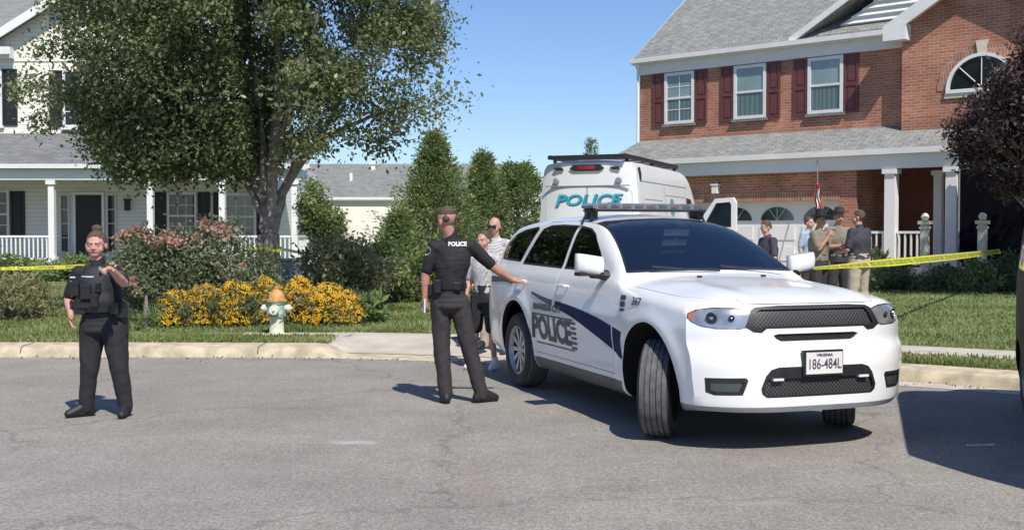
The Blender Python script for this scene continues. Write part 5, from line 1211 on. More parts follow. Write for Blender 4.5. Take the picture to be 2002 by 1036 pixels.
# ------------------------------------------------------------ people
M['skin'] = mat('skin', (.50, .275, .205), .5, var=.06, vscale=10, spec=.3)
M['skin2'] = mat('skin_tan', (.42, .22, .155), .5, var=.06, vscale=10, spec=.3)
M['lips'] = mat('lips', (.30, .09, .085), .5); M['eyew'] = mat('eye_white', (.5, .48, .46), .3); M['dark'] = mat('dark_brown', (.03, .018, .012), .6)
M['hairb'] = mat('brown_hair', (.085, .055, .038), .75, var=.4, vscale=40, bump=.6, bscale=80)
M['uni'] = mat('black_uniform', (.011, .011, .014), .8, var=.25, vscale=9, bump=.15, bscale=150)
M['unib'] = mat('charcoal_shirt', (.013, .0125, .014), .8, var=.25, vscale=9, bump=.15, bscale=150)
M['trou'] = mat('dark_grey_trousers', (.017, .0165, .020), .85, var=.2, vscale=7, bump=.15, bscale=150)
M['trob'] = mat('brown_grey_trousers', (.034, .028, .030), .85, var=.2, vscale=7, bump=.15, bscale=150)
M['boot'] = mat('black_boots', (.012, .012, .013), .6, var=.2)
M['leather'] = mat('black_leather', (.010, .010, .011), .4, var=.2)
M['khaki'] = mat('khaki_cloth', (.42, .36, .27), .85, var=.12); M['tan'] = mat('tan_shirt', (.20, .175, .13), .85, var=.2)
M['navyc'] = mat('navy_shirt', (.040, .036, .050), .8, var=.2); M['silver'] = mat('silver_badge', (.6, .6, .58), .3, metal=.8)
M['patch'] = mat('shoulder_patch', (.30, .34, .26), .7, var=.5, vscale=60); M['whitec'] = mat('white_cloth', (.68, .68, .66), .8)

_ico = {}
def ico(sub):
    if sub not in _ico:
        bm = bmesh.new(); bmesh.ops.create_icosphere(bm, subdivisions=sub, radius=1); bm.verts.ensure_lookup_table()
        _ico[sub] = ([v.co.copy() for v in bm.verts], [tuple(v.index for v in f.verts) for f in bm.faces]); bm.free()
    return _ico[sub]
def blobmesh(name, parts, voxel, m, parent=None, smooth=2, wrinkle=0, wfreq=7, cutz=None, seed=0):
    """fuse capsules ('c', A, B, rA, rB[, flat vector scale]) and ellipsoids ('e', c, radii, rotation) into ONE skin"""
    vs = []; fs = []
    V, Fc = ico(3)
    for p in parts:
        o = len(vs)
        if p[0] == 'c':
            A, B, ra, rb = Vector(p[1]), Vector(p[2]), p[3], p[4]; d = (B - A); L = d.length or 1e-6; q = d.to_track_quat('Z', 'Y').to_matrix()
            sc = p[5] if len(p) > 5 else None
            for v in V:
                r = rb if v.z >= 0 else ra; w = q @ (v * r)
                if sc: w = Vector((w.x * sc[0], w.y * sc[1], w.z * sc[2]))
                vs.append(w + (B if v.z >= 0 else A))
            # a sphere split across its equator leaves a clean tapered wall between the two rings
        else:
            c = Vector(p[1]); rd = p[2]; q = p[3].to_matrix() if len(p) > 3 and p[3] is not None else Matrix.Identity(3)
            for v in V: vs.append(q @ Vector((v.x * rd[0], v.y * rd[1], v.z * rd[2])) + c)
        fs += [tuple(i + o for i in f) for f in Fc]
    me = bpy.data.meshes.new(name); me.from_pydata([tuple(v) for v in vs], [], fs); ob = bpy.data.objects.new(name, me); COL.objects.link(ob)
    md = ob.modifiers.new('r', 'REMESH'); md.mode = 'VOXEL'; md.voxel_size = voxel; md.adaptivity = 0
    if smooth: s = ob.modifiers.new('s', 'SMOOTH'); s.factor = .5; s.iterations = smooth
    dg = bpy.context.evaluated_depsgraph_get(); m2 = bpy.data.meshes.new_from_object(ob.evaluated_get(dg)); ob.modifiers.clear(); ob.data = m2; m2.name = name
    if wrinkle:
        for v in m2.vertices:
            c = v.co; f = .3 - 1.1 * abs(noise.noise(Vector((c.x * wfreq * 1.6 + c.z * wfreq * .6 + seed * 3, c.y * wfreq * 1.4, c.z * wfreq * .8 - c.x * wfreq)))) + .6 * noise.noise(Vector(((c.x + c.z * .5) * wfreq * 1.5 + seed, c.y * wfreq, (c.z + c.x * .8) * wfreq * 1.5))) + .5 * noise.noise(Vector(((c.x - c.z * .6) * wfreq * 3, c.y * wfreq * 2.3 + seed, c.z * wfreq * 3.3)))
            v.co = c + v.normal * (f * wrinkle)
    m2.materials.clear(); m2.materials.append(m); m2.polygons.foreach_set('use_smooth', [True] * len(m2.polygons))
    if parent: ob.parent = parent
    return ob
def hand_parts(wr, tip, palmn, side, curl=.35, sc=1.0, point=False):
    """palm and five fingers. wr wrist, tip direction, palmn palm normal, side = thumb side sign"""
    w = Vector(wr); d = Vector(tip).normalized(); n = Vector(palmn); n = (n - d * n.dot(d)).normalized(); s = d.cross(n).normalized() * side
    P = []; pl = .085 * sc
    P.append(('c', w, w + d * pl * .35, .026 * sc, .030 * sc))
    for k in range(4): o = s * ((1.5 - k) * .0195 * sc); P.append(('c', w + d * .018 * sc + o * .5, w + d * pl + o, .017 * sc, .0125 * sc))
    for k, (l, r) in enumerate(((.068, .0092), (.077, .0094), (.071, .0090), (.055, .0080))):
        o = s * ((1.5 - k) * .0205 * sc); b0 = w + d * pl + o; cu = curl * (.8 + .12 * k)
        if point and k > 0: cu = 1.75
        if point and k == 0: cu = .05
        a = d; p = b0
        for j, fr in enumerate((.45, .32, .23)):
            ang = cu * (j + .6) * .62; a = d * math.cos(ang) + n * math.sin(ang); q = p + a * l * fr * sc * 1.0
            P.append(('c', p, q, r * sc * (1 - .08 * j), r * sc * (.93 - .08 * j))); p = q
    t0 = w + d * .022 * sc + s * .022 * sc; t1 = t0 + (d * .6 + s * .75 + n * .25).normalized() * .036 * sc; t2 = t1 + (d * .9 + s * .25 + n * .35).normalized() * .030 * sc
    P += [('c', t0, t1, .013 * sc, .0108 * sc), ('c', t1, t2, .0105 * sc, .0085 * sc)]
    return P
def head_parts(c, fwd, up=(0, 0, 1), k=1.0, w=1.0):
    """c = centre of the skull; returns parts and the frame"""
    c = Vector(c); f = Vector(fwd).normalized(); u = Vector(up); u = (u - f * u.dot(f)).normalized(); r = f.cross(u).normalized()
    Q = Matrix((r, f, u)).transposed(); q = Q.to_quaternion()
    def L(x, y, z): return c + r * x * k * w + f * y * k + u * z * k
    P = [('e', L(0, -.012, .03), (.074 * k * w, .092 * k, .088 * k), q), ('e', L(0, .030, -.035), (.060 * k * w, .062 * k, .075 * k), q), ('e', L(0, .052, -.082), (.036 * k * w, .036 * k, .030 * k), q),
         ('e', L(-.036, .046, -.036), (.030 * k * w, .034 * k, .036 * k), q), ('e', L(.036, .046, -.036), (.030 * k * w, .034 * k, .036 * k), q),
         ('c', L(0, .086, .012), L(0, .102, -.026), .008 * k, .013 * k), ('c', L(-.03, .078, .022), L(.03, .078, .022), .014 * k, .014 * k),
         ('c', L(-.012, .096, -.030), L(.012, .096, -.030), .008 * k, .008 * k),
         ('e', L(-.076, -.008, -.012), (.010 * k, .020 * k, .032 * k), q), ('e', L(.076, -.008, -.012), (.010 * k, .020 * k, .032 * k), q),
         ('c', L(-.018, .084, -.058), L(.018, .084, -.058), .010 * k, .010 * k)]
    return P, L, q
def face(body, L, q, k, beard=None):
    for sx in (-1, 1):
        o = blobmesh('eye', [('e', L(.031 * sx, .077, -.002), (.015 * k, .008 * k, .0075 * k), q)], .004 * k, M['eyew'], body, 1)
        blobmesh('iris', [('e', L(.031 * sx, .083, -.002), (.0065 * k, .004 * k, .0065 * k), q)], .003 * k, M['dark'], o, 0)
        blobmesh('eyebrow', [('c', L(.014 * sx, .091, .021), L(.050 * sx, .079, .024), .0048 * k, .0035 * k)], .003 * k, M['dark'], body, 0)
    blobmesh('mouth', [('c', L(-.022, .088, -.056), L(0, .0955, -.055), .0035 * k, .0055 * k), ('c', L(0, .0955, -.055), L(.022, .088, -.056), .0055 * k, .0035 * k)], .003 * k, M['lips'], body, 0)

def person(label, loc, J, look, sk, shirt, trous, boots, h=1.75, vox=.008, hairm=None, hairparts=None, group=None, girth=1.0, hips=1.0, sleeve=.78, shorts=False, facing=(0, -1, 0), hands=None, detail=True, name='person', headw=1.03):
    """J: joints in the figure's own frame (x right, y away, z up) from the feet"""
    J = {k: Vector(v) for k, v in J.items()}
    root = empty(name, loc); tag(root, label, 'person', group); k = h / 1.78; g = girth
    HP, L, q = head_parts(J['head'], look, J.get('up', (0, 0, 1)), k, headw)
    nk = J['neck']; pl = J['pelvis']; sm = (J['shL'] + J['shR']) / 2; across = (J['shR'] - J['shL']); aw = across.length; ax = across.normalized()
    fwd = Vector(facing).normalized()
    P = list(HP) + [('c', nk + Vector((0, 0, -.03)), J['head'] - Vector((0, 0, .05)) * k, .062 * k, .056 * k)]
    P += [('c', sm - Vector((0, 0, .12)), pl + Vector((0, 0, .12)), .115 * k, .11 * k)]
    for s_, a in (('L', 'l'), ('R', 'r')):
        P += [('c', J['sh' + s_], J['el' + s_], .052 * k, .042 * k), ('c', J['el' + s_], J['el' + s_].lerp(J['wr' + s_], .35), .042 * k, .043 * k), ('c', J['el' + s_].lerp(J['wr' + s_], .35), J['wr' + s_], .042 * k, .026 * k),
              ('c', J['hip' + s_], J['kn' + s_], .075 * k, .050 * k), ('c', J['kn' + s_], J['an' + s_], .048 * k, .034 * k), ('c', J['an' + s_], J['toe' + s_], .034 * k, .03 * k), ('c', sm, J['sh' + s_], .06 * k, .055 * k), ('c', pl, J['hip' + s_], .09 * k, .085 * k)]
        hd = (hands or {}).get(s_, {}); d = Vector(hd.get('dir', J['wr' + s_] - J['el' + s_]))
        P += hand_parts(J['wr' + s_], d, hd.get('n', (0, -1, 0)), hd.get('side', 1), hd.get('curl', .6), k * 1.0, hd.get('point', False))
    body = blobmesh('body', P, vox * .75 if detail else vox, sk, root, 1)
    if detail: face(body, L, q, k)
    # shirt
    q0 = (fwd.to_track_quat('Y', 'Z'))
    tw = aw * .5; ch = sm.lerp(pl, .30); wa = sm.lerp(pl, .68); hp = sm.lerp(pl, .93)
    S = []
    for i in range(15):
        t = -.02 + i * .072; rx = interp([(0, .80), (.12, .98), (.3, 1.0), (.65, .84 * hips), (1.0, .88 * hips)], t) * tw * (g if t > .15 else 1); ry = interp([(0, .075), (.12, .105), (.35, .128), (.7, .118), (1, .125)], t) * k * g
        S.append(('e', sm.lerp(pl, t), (rx, ry, .075 * k), q0))
    S += [('c', nk - Vector((0, 0, .05)), nk + Vector((0, 0, .012)), .078 * k, .066 * k), ('c', sm, J['shL'], .080 * k, .064 * k), ('c', sm, J['shR'], .080 * k, .064 * k)]
    for s_ in 'LR':
        e = J['sh' + s_].lerp(J['el' + s_], min(1, sleeve)); S += [('c', J['sh' + s_], e, .066 * k * g ** .6, .058 * k * g ** .5)]
        if sleeve > 1.2: S += [('c', J['el' + s_], J['el' + s_].lerp(J['wr' + s_], .93), .056 * k, .040 * k)]
    sh = blobmesh('shirt', S, vox, shirt, root, 2, .0065 * k, 7, seed=h)
    # trousers
    Tp = [('e', pl + Vector((0, 0, .085 - .045 * i)), (tw * (.86 + .02 * i) * g * hips, (.120 + .004 * i) * k * g, .07 * k), q0) for i in range(5)]
    for s_ in 'LR':
        hi, kn, an = J['hip' + s_], J['kn' + s_], J['an' + s_]
        if shorts: Tp += [('c', hi, hi.lerp(kn, .9), .105 * k * g * hips, .085 * k)]
        else: Tp += [('c', hi, kn, .100 * k * g ** .7 * hips, .076 * k * g ** .6), ('c', kn, an + Vector((0, 0, .0)), .076 * k * g ** .6, .066 * k), ('c', an, an - Vector((0, 0, .03)), .066 * k, .062 * k)]
    tr = blobmesh('trousers', Tp, vox, trous, root, 2, .008 * k, 5, seed=h + 3)
    for s_ in 'LR':
        a, t = J['an' + s_], J['toe' + s_]; d = (t - a); d.z = 0; d.normalize(); hl = a - d * .045 * k
        B = [('c', Vector((a.x, a.y, a.z + .03)), Vector((hl.x, hl.y, .045)), .048 * k, .042 * k), ('c', Vector((hl.x, hl.y, .038)), Vector((t.x, t.y, .036)), .038 * k, .036 * k, (1, 1, .95)), ('c', a, Vector((t.x, t.y, .04)), .045 * k, .034 * k), ('c', a.lerp(t, .4) - Vector((0, 0, .0)), Vector((t.x, t.y, .034)), .046 * k, .040 * k, (1, 1, .8))]
        bo = blobmesh('boot', B, vox * .9, boots, root, 1)
        for v in bo.data.vertices:
            if v.co.z < .012: v.co.z = .0
    # hair
    if hairm:
        if hairparts is None: hairparts = [('e', L(0, -.026, .042), (.083 * k, .095 * k, .092 * k), q), ('c', L(-.045, -.050, .0), L(.045, -.050, .0), .042 * k, .042 * k)]
        else: hairparts = hairparts(L, q, k)
        blobmesh('hair', hairparts, vox * .7, hairm, body, 1, .0025, 30)
    return dict(root=root, body=body, shirt=sh, trousers=tr, L=L, q=q, k=k, J=J, tw=tw, sm=sm, pl=pl, q0=q0, g=g, hips=hips)
def belt(pr, z, m, rx, ry, w=.045, n=40, c=None):
    b = MB(); c = c or pr['pl']; q = pr['q0']; vs = []
    for i in range(n):
        a = 2 * math.pi * i / n
        for r_, zz in ((0, -w / 2), (.010, -w / 2), (.012, w / 2), (0, w / 2)):
            v = q @ Vector(((rx + r_) * math.cos(a), (ry + r_) * math.sin(a), 0)); vs.append((c.x + v.x, c.y + v.y, z + zz))
    b.add(vs, [(4 * i + k, 4 * i + (k + 1) % 4, 4 * ((i + 1) % n) + (k + 1) % 4, 4 * ((i + 1) % n) + k) for i in range(n) for k in range(4)])
    return b.build('belt', m, pr['root'], smooth=True)
def pouch(par, name, c, d, rz=0, m=None, tilt=0):
    b = MB(); rot = Matrix.Rotation(rz, 3, 'Z') @ Matrix.Rotation(tilt, 3, 'X'); b.box(c, d, 0, 0, rot); b.box(Vector(c) + rot @ Vector((0, 0, d[2] * .36)), (d[0] * 1.08, d[1] * 1.08, d[2] * .3), 0, 0, rot)
    o = b.build(name, m or M['leather'], par); md = o.modifiers.new('bv', 'BEVEL'); md.width = .006; md.segments = 2; return o

# officer with his back to us
X0, Y0, s1 = -.42, 10.40, 211.5
def jm(px, py, dy=0): return at(px, py, Y0 + dy) - Vector((X0, Y0, 0))
Jm = dict(head=jm(874, 432, -.03), neck=jm(882, 462), shL=jm(849, 484, 0), shR=jm(922, 482, .0), elL=jm(832, 538, .02), wrL=jm(830, 583, .03), elR=jm(965, 523, .10), wrR=jm(1001, 547, .17),
          pelvis=jm(879, 577), hipL=jm(861, 592), hipR=jm(898, 592), knL=jm(863, 683, .02), knR=jm(917, 680, .03), anL=jm(871, 768, .02), anR=jm(940, 766, .05), toeL=jm(867, 786, -.16), toeR=jm(962, 786, .08), up=(-.10, 0, 1))
Jm['toeL'] = Vector((Jm['anL'][0] - .03, .17, .03)); Jm['toeR'] = Vector((Jm['anR'][0] + .13, .13, .03))
mo = person('officer seen from behind, POLICE on his back, reaching towards the white vehicle', (X0, Y0, 0), Jm, (-.55, .72, -.32), M['skin2'], M['unib'], M['trob'], M['boot'], h=1.80, vox=.0095, hairm=M['hairb'], facing=(0.1, 1, 0), girth=1.02, hips=.98, sleeve=.80, headw=1.14,
    hairparts=lambda L, q, k: [('e', L(0, -.022, .058), (.080 * k, .090 * k, .076 * k), q), ('c', L(-.040, -.058, .004), L(.040, -.058, .004), .034 * k, .034 * k)],
    hands=dict(L=dict(dir=(.0, .15, -1), n=(.5, .5, 0), side=-1, curl=.9), R=dict(dir=(.9, .25, -.18), n=(.0, .3, -1), side=1, curl=.25)))
belt(mo, mo['pl'].z + .085, M['leather'], mo['tw'] * .87, .133, .05)
vs, fs = text_geo('POLICE', .085, .004); w0 = max(v[0] for v in vs) - min(v[0] for v in vs)
from mathutils.bvhtree import BVHTree
def shrink_text(pr, vs, fs, cx, cz, width, m, ydir=1, y0=-1, off_=.004, name='lettering'):
    bv = BVHTree.FromObject(pr['shirt'], bpy.context.evaluated_depsgraph_get()); w0 = max(v[0] for v in vs) - min(v[0] for v in vs); k = width / w0; out = []
    for v in vs:
        hit = bv.ray_cast(Vector((cx + v[0] * k, y0, cz + v[1] * k)), Vector((0, ydir, 0))); y = hit[0].y if hit[0] else 0; out.append((cx + v[0] * k, y - ydir * off_, cz + v[1] * k))
    b = MB(); b.add(out, fs); return b.build(name, m, pr['shirt'], fix=False)
c = jm(895, 477); shrink_text(mo, vs, fs, c[0], c[2], .17, M['whitec'])
# shoulder patch on his left sleeve, belt gear, paper in his left hand
def sleeve_patch(pr, c, r, d):
    bv = BVHTree.FromObject(pr['shirt'], bpy.context.evaluated_depsgraph_get()); d = Vector(d).normalized(); u = d.orthogonal().normalized(); w = d.cross(u); vs = []
    for i in range(16):
        a = 2 * math.pi * i / 16; o = Vector(c) - d * .5 + (u * math.cos(a) + w * math.sin(a)) * r; h_ = bv.ray_cast(o, d); vs.append((h_[0] if h_[0] else Vector(c)) - d * .004)
    b = MB(); b.add(vs + [sum(vs, Vector()) / 16], [(i, (i + 1) % 16, 16) for i in range(16)]); return b.build('sleeve_patch', M['patch'], pr['shirt'])
sleeve_patch(mo, Vector(jm(846, 490)), .045, (1, .6, 0))
pouch(mo['root'], 'holster', Vector(jm(927, 590, .02)), (.05, .10, .20), 0); pouch(mo['root'], 'pouch', Vector(jm(843, 566, .02)), (.05, .08, .11), .1)
pouch(mo['root'], 'pouch', Vector(jm(893, 560, -.13)), (.07, .03, .07)); pouch(mo['root'], 'radio', Vector(jm(856, 560, -.12)), (.06, .04, .12))
b = MB(); w_ = Vector((X0, Y0, 0)) + Vector(jm(828, 597, .04)); b.box(w_, (.012, .10, .13), .3); o = b.build('notepad', M['whitec']); tag(o, 'small white pad held low in the left hand of the officer seen from behind', 'notepad')

# officer facing us, pointing
X1, Y1, s2 = -3.45, 9.66, 227.7
def jf(px, py, dy=0): return at(px, py, Y1 + dy) - Vector((X1, Y1, 0))
Jf = dict(head=jf(188, 479, -.02), neck=jf(191, 512), shL=jf(154, 535), shR=jf(225, 533), elL=jf(133, 585, .02), wrL=jf(137, 614, -.10), elR=jf(241, 553, -.20), wrR=jf(216, 526, -.47),
          pelvis=jf(201, 622), hipL=jf(180, 640), hipR=jf(222, 640), knL=jf(172, 722, -.02), knR=jf(231, 722, -.03), anL=jf(166, 792), anR=jf(243, 792), toeL=(0, 0, 0), toeR=(0, 0, 0), up=(0.02, 0, 1))
Jf['toeL'] = Vector((Jf['anL'][0] - .12, -.09, .03)); Jf['toeR'] = Vector((Jf['anR'][0] + .01, -.14, .03))
fo = person('officer in black vest with hair in a bun, pointing straight at the camera', (X1, Y1, 0), Jf, (.10, -1, -.05), M['skin'], M['uni'], M['trou'], M['boot'], h=1.66, vox=.0095, hairm=M['hairb'], facing=(.08, -1, 0), girth=1.2, hips=1.10, sleeve=.80, headw=1.16,
    hairparts=lambda L, q, k: [('e', L(0, -.024, .040), (.092 * k, .097 * k, .094 * k), q), ('c', L(-.050, -.050, -.03), L(.050, -.050, -.03), .045 * k, .045 * k), ('e', L(.0, -.035, .150), (.048 * k, .045 * k, .038 * k), q)],
    hands=dict(L=dict(dir=(.25, -.35, -1), n=(.9, 0, 0), side=1, curl=.5), R=dict(dir=(-.10, -1, .02), n=(0, 0, -1), side=1, curl=.9, point=True)))
# vest with pouches
S_ = [('e', fo['sm'].lerp(fo['pl'], .30) + Vector((0, -.03, 0)), (fo['tw'] * .92, .150, .19), fo['q0']), ('e', fo['sm'].lerp(fo['pl'], .60) + Vector((0, -.03, 0)), (fo['tw'] * .92, .152, .15), fo['q0'])]
for sx in (-.075, .08): S_.append(('c', fo['sm'] + Vector((sx, -.10, -.10)), fo['sm'] + Vector((sx * 1.1, .0, .055)), .035, .03))
vest = blobmesh('vest', S_, .010, mat('vest_fabric', (.022, .023, .027), .75, var=.3, vscale=14, bump=.3, bscale=120), fo['root'], 2, .003, 12)
def fpt(px, py, dy): return Vector(jf(px, py, dy))
vbv = BVHTree.FromObject(vest, bpy.context.evaluated_depsgraph_get())
def snap(px, py, out=.0):
    p = Vector(jf(px, py, 0)); h_ = vbv.ray_cast(Vector((p.x, -1, p.z)), Vector((0, 1, 0))); return Vector((p.x, (h_[0].y if h_[0] else -.15) - out, p.z))
for (px, py, w, h_, dy) in ((160, 563, .075, .12, -.185), (183, 568, .085, .13, -.195), (176, 592, .12, .075, -.19), (200, 585, .06, .11, -.19)):
    pouch(vest, 'pouch', snap(px, py, .015), (w, .045, h_), 0, M['uni'])
for (xa, xb, py) in ((150, 160, 541), (168, 196, 540)):
    b = MB(); a, c_ = snap(xa, py, .004), snap(xb, py, .004); b.tube([a, snap((xa + xb) / 2, py, .004), c_], .006, 6); b.build('name_strip', M['whitec'], vest)
b = MB(); b.tube([snap(152, 547, .006), snap(154, 578, .006)], .007, 6); b.build('pen', M['silver'], vest)
b = MB(); b.box(fpt(196, 525, -.17), (.022, .012, .03)); b.build('badge', M['silver'], fo['shirt'])
b = MB(); b.box(snap(206, 560, .01), (.04, .03, .07)); b.box(snap(206, 556, .03), (.022, .01, .022)); b.build('body_camera', M['leather'], vest)
belt(fo, fo['pl'].z + .09, M['leather'], fo['tw'] * 1.12, .172, .055)
for (px, py, w, d, h_, dy) in ((238, 606, .10, .12, .13, -.04), (222, 603, .07, .04, .10, -.16), (243, 630, .06, .10, .22, .0), (158, 603, .07, .05, .10, -.14)): pouch(fo['root'], 'pouch', fpt(px, py, dy), (w, d, h_), .2)
sleeve_patch(fo, fpt(234, 527, -.05), .045, (-1, .9, -.1))
b = MB(); b.box(fpt(150, 600, -.15), (.05, .04, .12), .2); b.tube([fpt(150, 585, -.15), fpt(148, 560, -.15)], .008, 5); b.build('radio', M['leather'], fo['root'])

# the others, further away: standing poses
def stand(h, face=(0, -1, 0), arms='down', lean=0, step=.05):
    k = h / 1.78; f = Vector(face).normalized(); r = Vector((f.y, -f.x, 0)); r = -r  # r = image-left to image-right for a figure facing f
    if f.y < 0: r = Vector((-f.y, f.x, 0))
    else: r = Vector((f.y, -f.x, 0))
    def p(x, y, z): return (r * x + f * y) * k + Vector((0, 0, z * k))
    J = dict(head=p(lean, .03, 1.655), neck=p(lean * .7, 0, 1.49), shL=p(-.175 + lean * .6, 0, 1.42), shR=p(.175 + lean * .6, 0, 1.42), pelvis=p(0, 0, .98), hipL=p(-.09, 0, .92), hipR=p(.09, 0, .92),
             knL=p(-.10 - step * .3, .02, .50), knR=p(.10 + step * .3, .02, .50), anL=p(-.10 - step, 0, .10), anR=p(.10 + step, 0, .10), toeL=p(-.13 - step, .16, .03), toeR=p(.13 + step, .16, .03))
    J['elL'] = p(-.24, -.02, 1.13); J['wrL'] = p(-.24, .08, .90); J['elR'] = p(.24, -.02, 1.13); J['wrR'] = p(.24, .08, .90)
    if arms == 'crossed': J.update(elL=p(-.24, .08, 1.14), wrL=p(-.02, .22, 1.16), elR=p(.24, .08, 1.14), wrR=p(.02, .24, 1.20))
    if arms == 'phone': J.update(elL=p(-.22, .12, 1.18), wrL=p(-.10, .24, 1.40))
    if arms == 'bent': J.update(elL=p(-.26, .02, 1.14), wrL=p(-.14, .24, 1.10), elR=p(.25, .04, 1.14), wrR=p(.12, .25, 1.12))
    return J
pat = bpy.data.materials.new('dotted_cloth'); pat.use_nodes = True; n_ = pat.node_tree; tc = n_.nodes.new('ShaderNodeTexCoord'); ck = n_.nodes.new('ShaderNodeTexChecker'); ck.inputs['Scale'].default_value = 60; ck.inputs[1].default_value = (.62, .60, .58, 1); ck.inputs[2].default_value = (.26, .25, .26, 1)
mp_ = n_.nodes.new('ShaderNodeMapping'); mp_.inputs['Rotation'].default_value = (.3, .4, .78); n_.links.new(tc.outputs['Object'], mp_.inputs[0]); n_.links.new(mp_.outputs[0], ck.inputs[0]); n_.links.new(ck.outputs[0], n_.nodes['Principled BSDF'].inputs['Base Color']); n_.nodes['Principled BSDF'].inputs['Roughness'].default_value = .8
def small(label, px, Y, z, h, face, look, shirt, trous, boots, sk='skin', arms='down', hair=True, sleeve=.8, shorts=False, girth=1.0, lean=0, hp=None, group=None):
    J = stand(h, face, arms, lean)
    return person(label, ((px - 1001) / F_PX * Y, Y, z), J, look, M[sk], shirt, trous, boots, h=h, vox=.014, hairm=M['hairb'] if hair else None, facing=face, girth=girth, sleeve=sleeve, shorts=shorts, hairparts=hp, group=group)
c1 = small('dark haired person in white dotted shirt and black shorts beside the outstretched arm', 947, 13.0, .0, 1.60, (-.5, -1, 0), (-.55, -1, -.05), pat, M['uni'], M['whitec'], arms='down', sleeve=.8, shorts=True)
c2 = small('bald person with sunglasses in light patterned shirt behind the rear of the white vehicle', 968, 14.3, .1, 1.68, (-.3, -1, 0), (-.35, -1, -.1), pat, M['khaki'], M['boot'], hair=False)
b = MB(); L_ = c2['L']; b.tube([L_(-.055, .082, .0), L_(-.02, .10, .0), L_(.02, .10, .0), L_(.055, .082, .0)], .016, 6); b.build('sunglasses', M['blackp'], c2['body'])
p1 = small('person in dark navy polo and khaki trousers with back turned, nearest the porch railing', 1680, 18.4, .16, 1.79, (-.55, .83, 0), (-.9, .4, -.1), M['navyc'], M['khaki'], M['boot'], arms='bent', girth=1.3, sk='skin')
p2 = small('officer in tan uniform shirt and dark flat brimmed hat raising a hand to the chin', 1600, 18.7, .16, 1.74, (.7, -.6, 0), (.5, -.8, -.1), M['tan'], M['trob'], M['boot'], arms='phone', girth=1.35, sk='skin2')
L_ = p2['L']; b = MB(); cz = L_(0, 0, .085); b.lathe([(0, .12), (.075, .115), (.092, .03), (.10, .0), (.19, -.005), (.19, .004), (.10, .01)], 24, 0, 'z', cz); b.build('hat', M['uni'], p2['body'], smooth=True)
p3 = small('officer in olive uniform standing between the flat hat and the navy polo', 1638, 19.8, .18, 1.80, (.2, -1, 0), (.1, -1, -.15), M['tan'], M['trob'], M['boot'], arms='crossed', girth=1.25, sk='skin2')
L_ = p3['L']; b = MB(); cz = L_(0, 0, .085); b.lathe([(0, .10), (.07, .095), (.088, .03), (.095, .0), (.15, -.005), (.15, .004)], 24, 0, 'z', cz); b.build('hat', M['trob'], p3['body'], smooth=True)
p4 = small('person in dark top stooping beside the open white van door', 1503, 17.6, .15, 1.62, (-.9, -.3, 0), (-.9, -.35, -.35), M['navyc'], M['trob'], M['boot'], arms='bent', lean=-.05, girth=1.25)
p5 = small('person in light blue shirt behind the flat hat', 1580, 21.6, .22, 1.66, (.6, -.8, 0), (.6, -.8, 0), mat('light_blue_cloth', (.30, .38, .48), .8), M['trob'], M['boot'])

# ------------------------------------------------------------ hydrant, tape, small things
hx, hy = (540 - 1001) / F_PX * 15.75, 15.75
H = empty('fire_hydrant', (hx, hy, .14)); tag(H, 'pale green and white fire hydrant with a weathered orange bonnet in front of the flowers', 'fire hydrant')
hm = mat('hydrant_white', (.66, .64, .50), .6, var=.12, vscale=18); ho = mat('hydrant_orange', (.52, .27, .09), .65, var=.3, vscale=20); hg = mat('hydrant_green', (.26, .42, .33), .55, var=.3, vscale=10)
b = MB(); b.lathe([(0, 0), (.135, 0), (.135, .03), (.11, .035), (.10, .06), (.095, .25), (.10, .27), (.0, .27)], 24); b.build('barrel', hm, H, smooth=True)
b = MB(); b.lathe([(0, .268), (.125, .268), (.13, .30), (.118, .32), (.118, .44), (.135, .45), (.135, .475), (0, .476)], 24); up_ = b.build('upper_barrel', hg, H, smooth=True)
b = MB(); b.lathe([(0, .478), (.15, .478), (.15, .505), (.118, .515), (.112, .56), (.085, .615), (.045, .64), (.035, .645), (.035, .69), (0, .695)], 24); b.build('bonnet', ho, H, smooth=True)
for sx in (-1, 1): b = MB(); b.lathe([(0, sx * .20), (.05, sx * .198), (.055, sx * .15), (.042, sx * .14), (.042, sx * .10)], 14, 0, 'x', (0, 0, .385)); b.lathe([(.0, sx * .225), (.016, sx * .222), (.016, sx * .19)], 6, 0, 'x', (0, 0, .385)); b.build('hose_outlet', hm, H, smooth=True)
b = MB(); b.lathe([(0, -.20), (.065, -.198), (.072, -.15), (.06, -.14), (.06, -.10)], 18, 0, 'y', (0, 0, .37)); b.lathe([(0, -.225), (.018, -.223), (.018, -.19)], 6, 0, 'y', (0, 0, .37)); b.build('pump_outlet', hm, H, smooth=True)
b = MB(); b.tube([(.115, -.05, .42), (.13, -.12, .33), (.09, -.17, .30)], .008, 5); b.tube([(-.08, -.10, .30), (-.12, -.08, .26)], .008, 5); b.build('cap_chain', M['steel'], H)

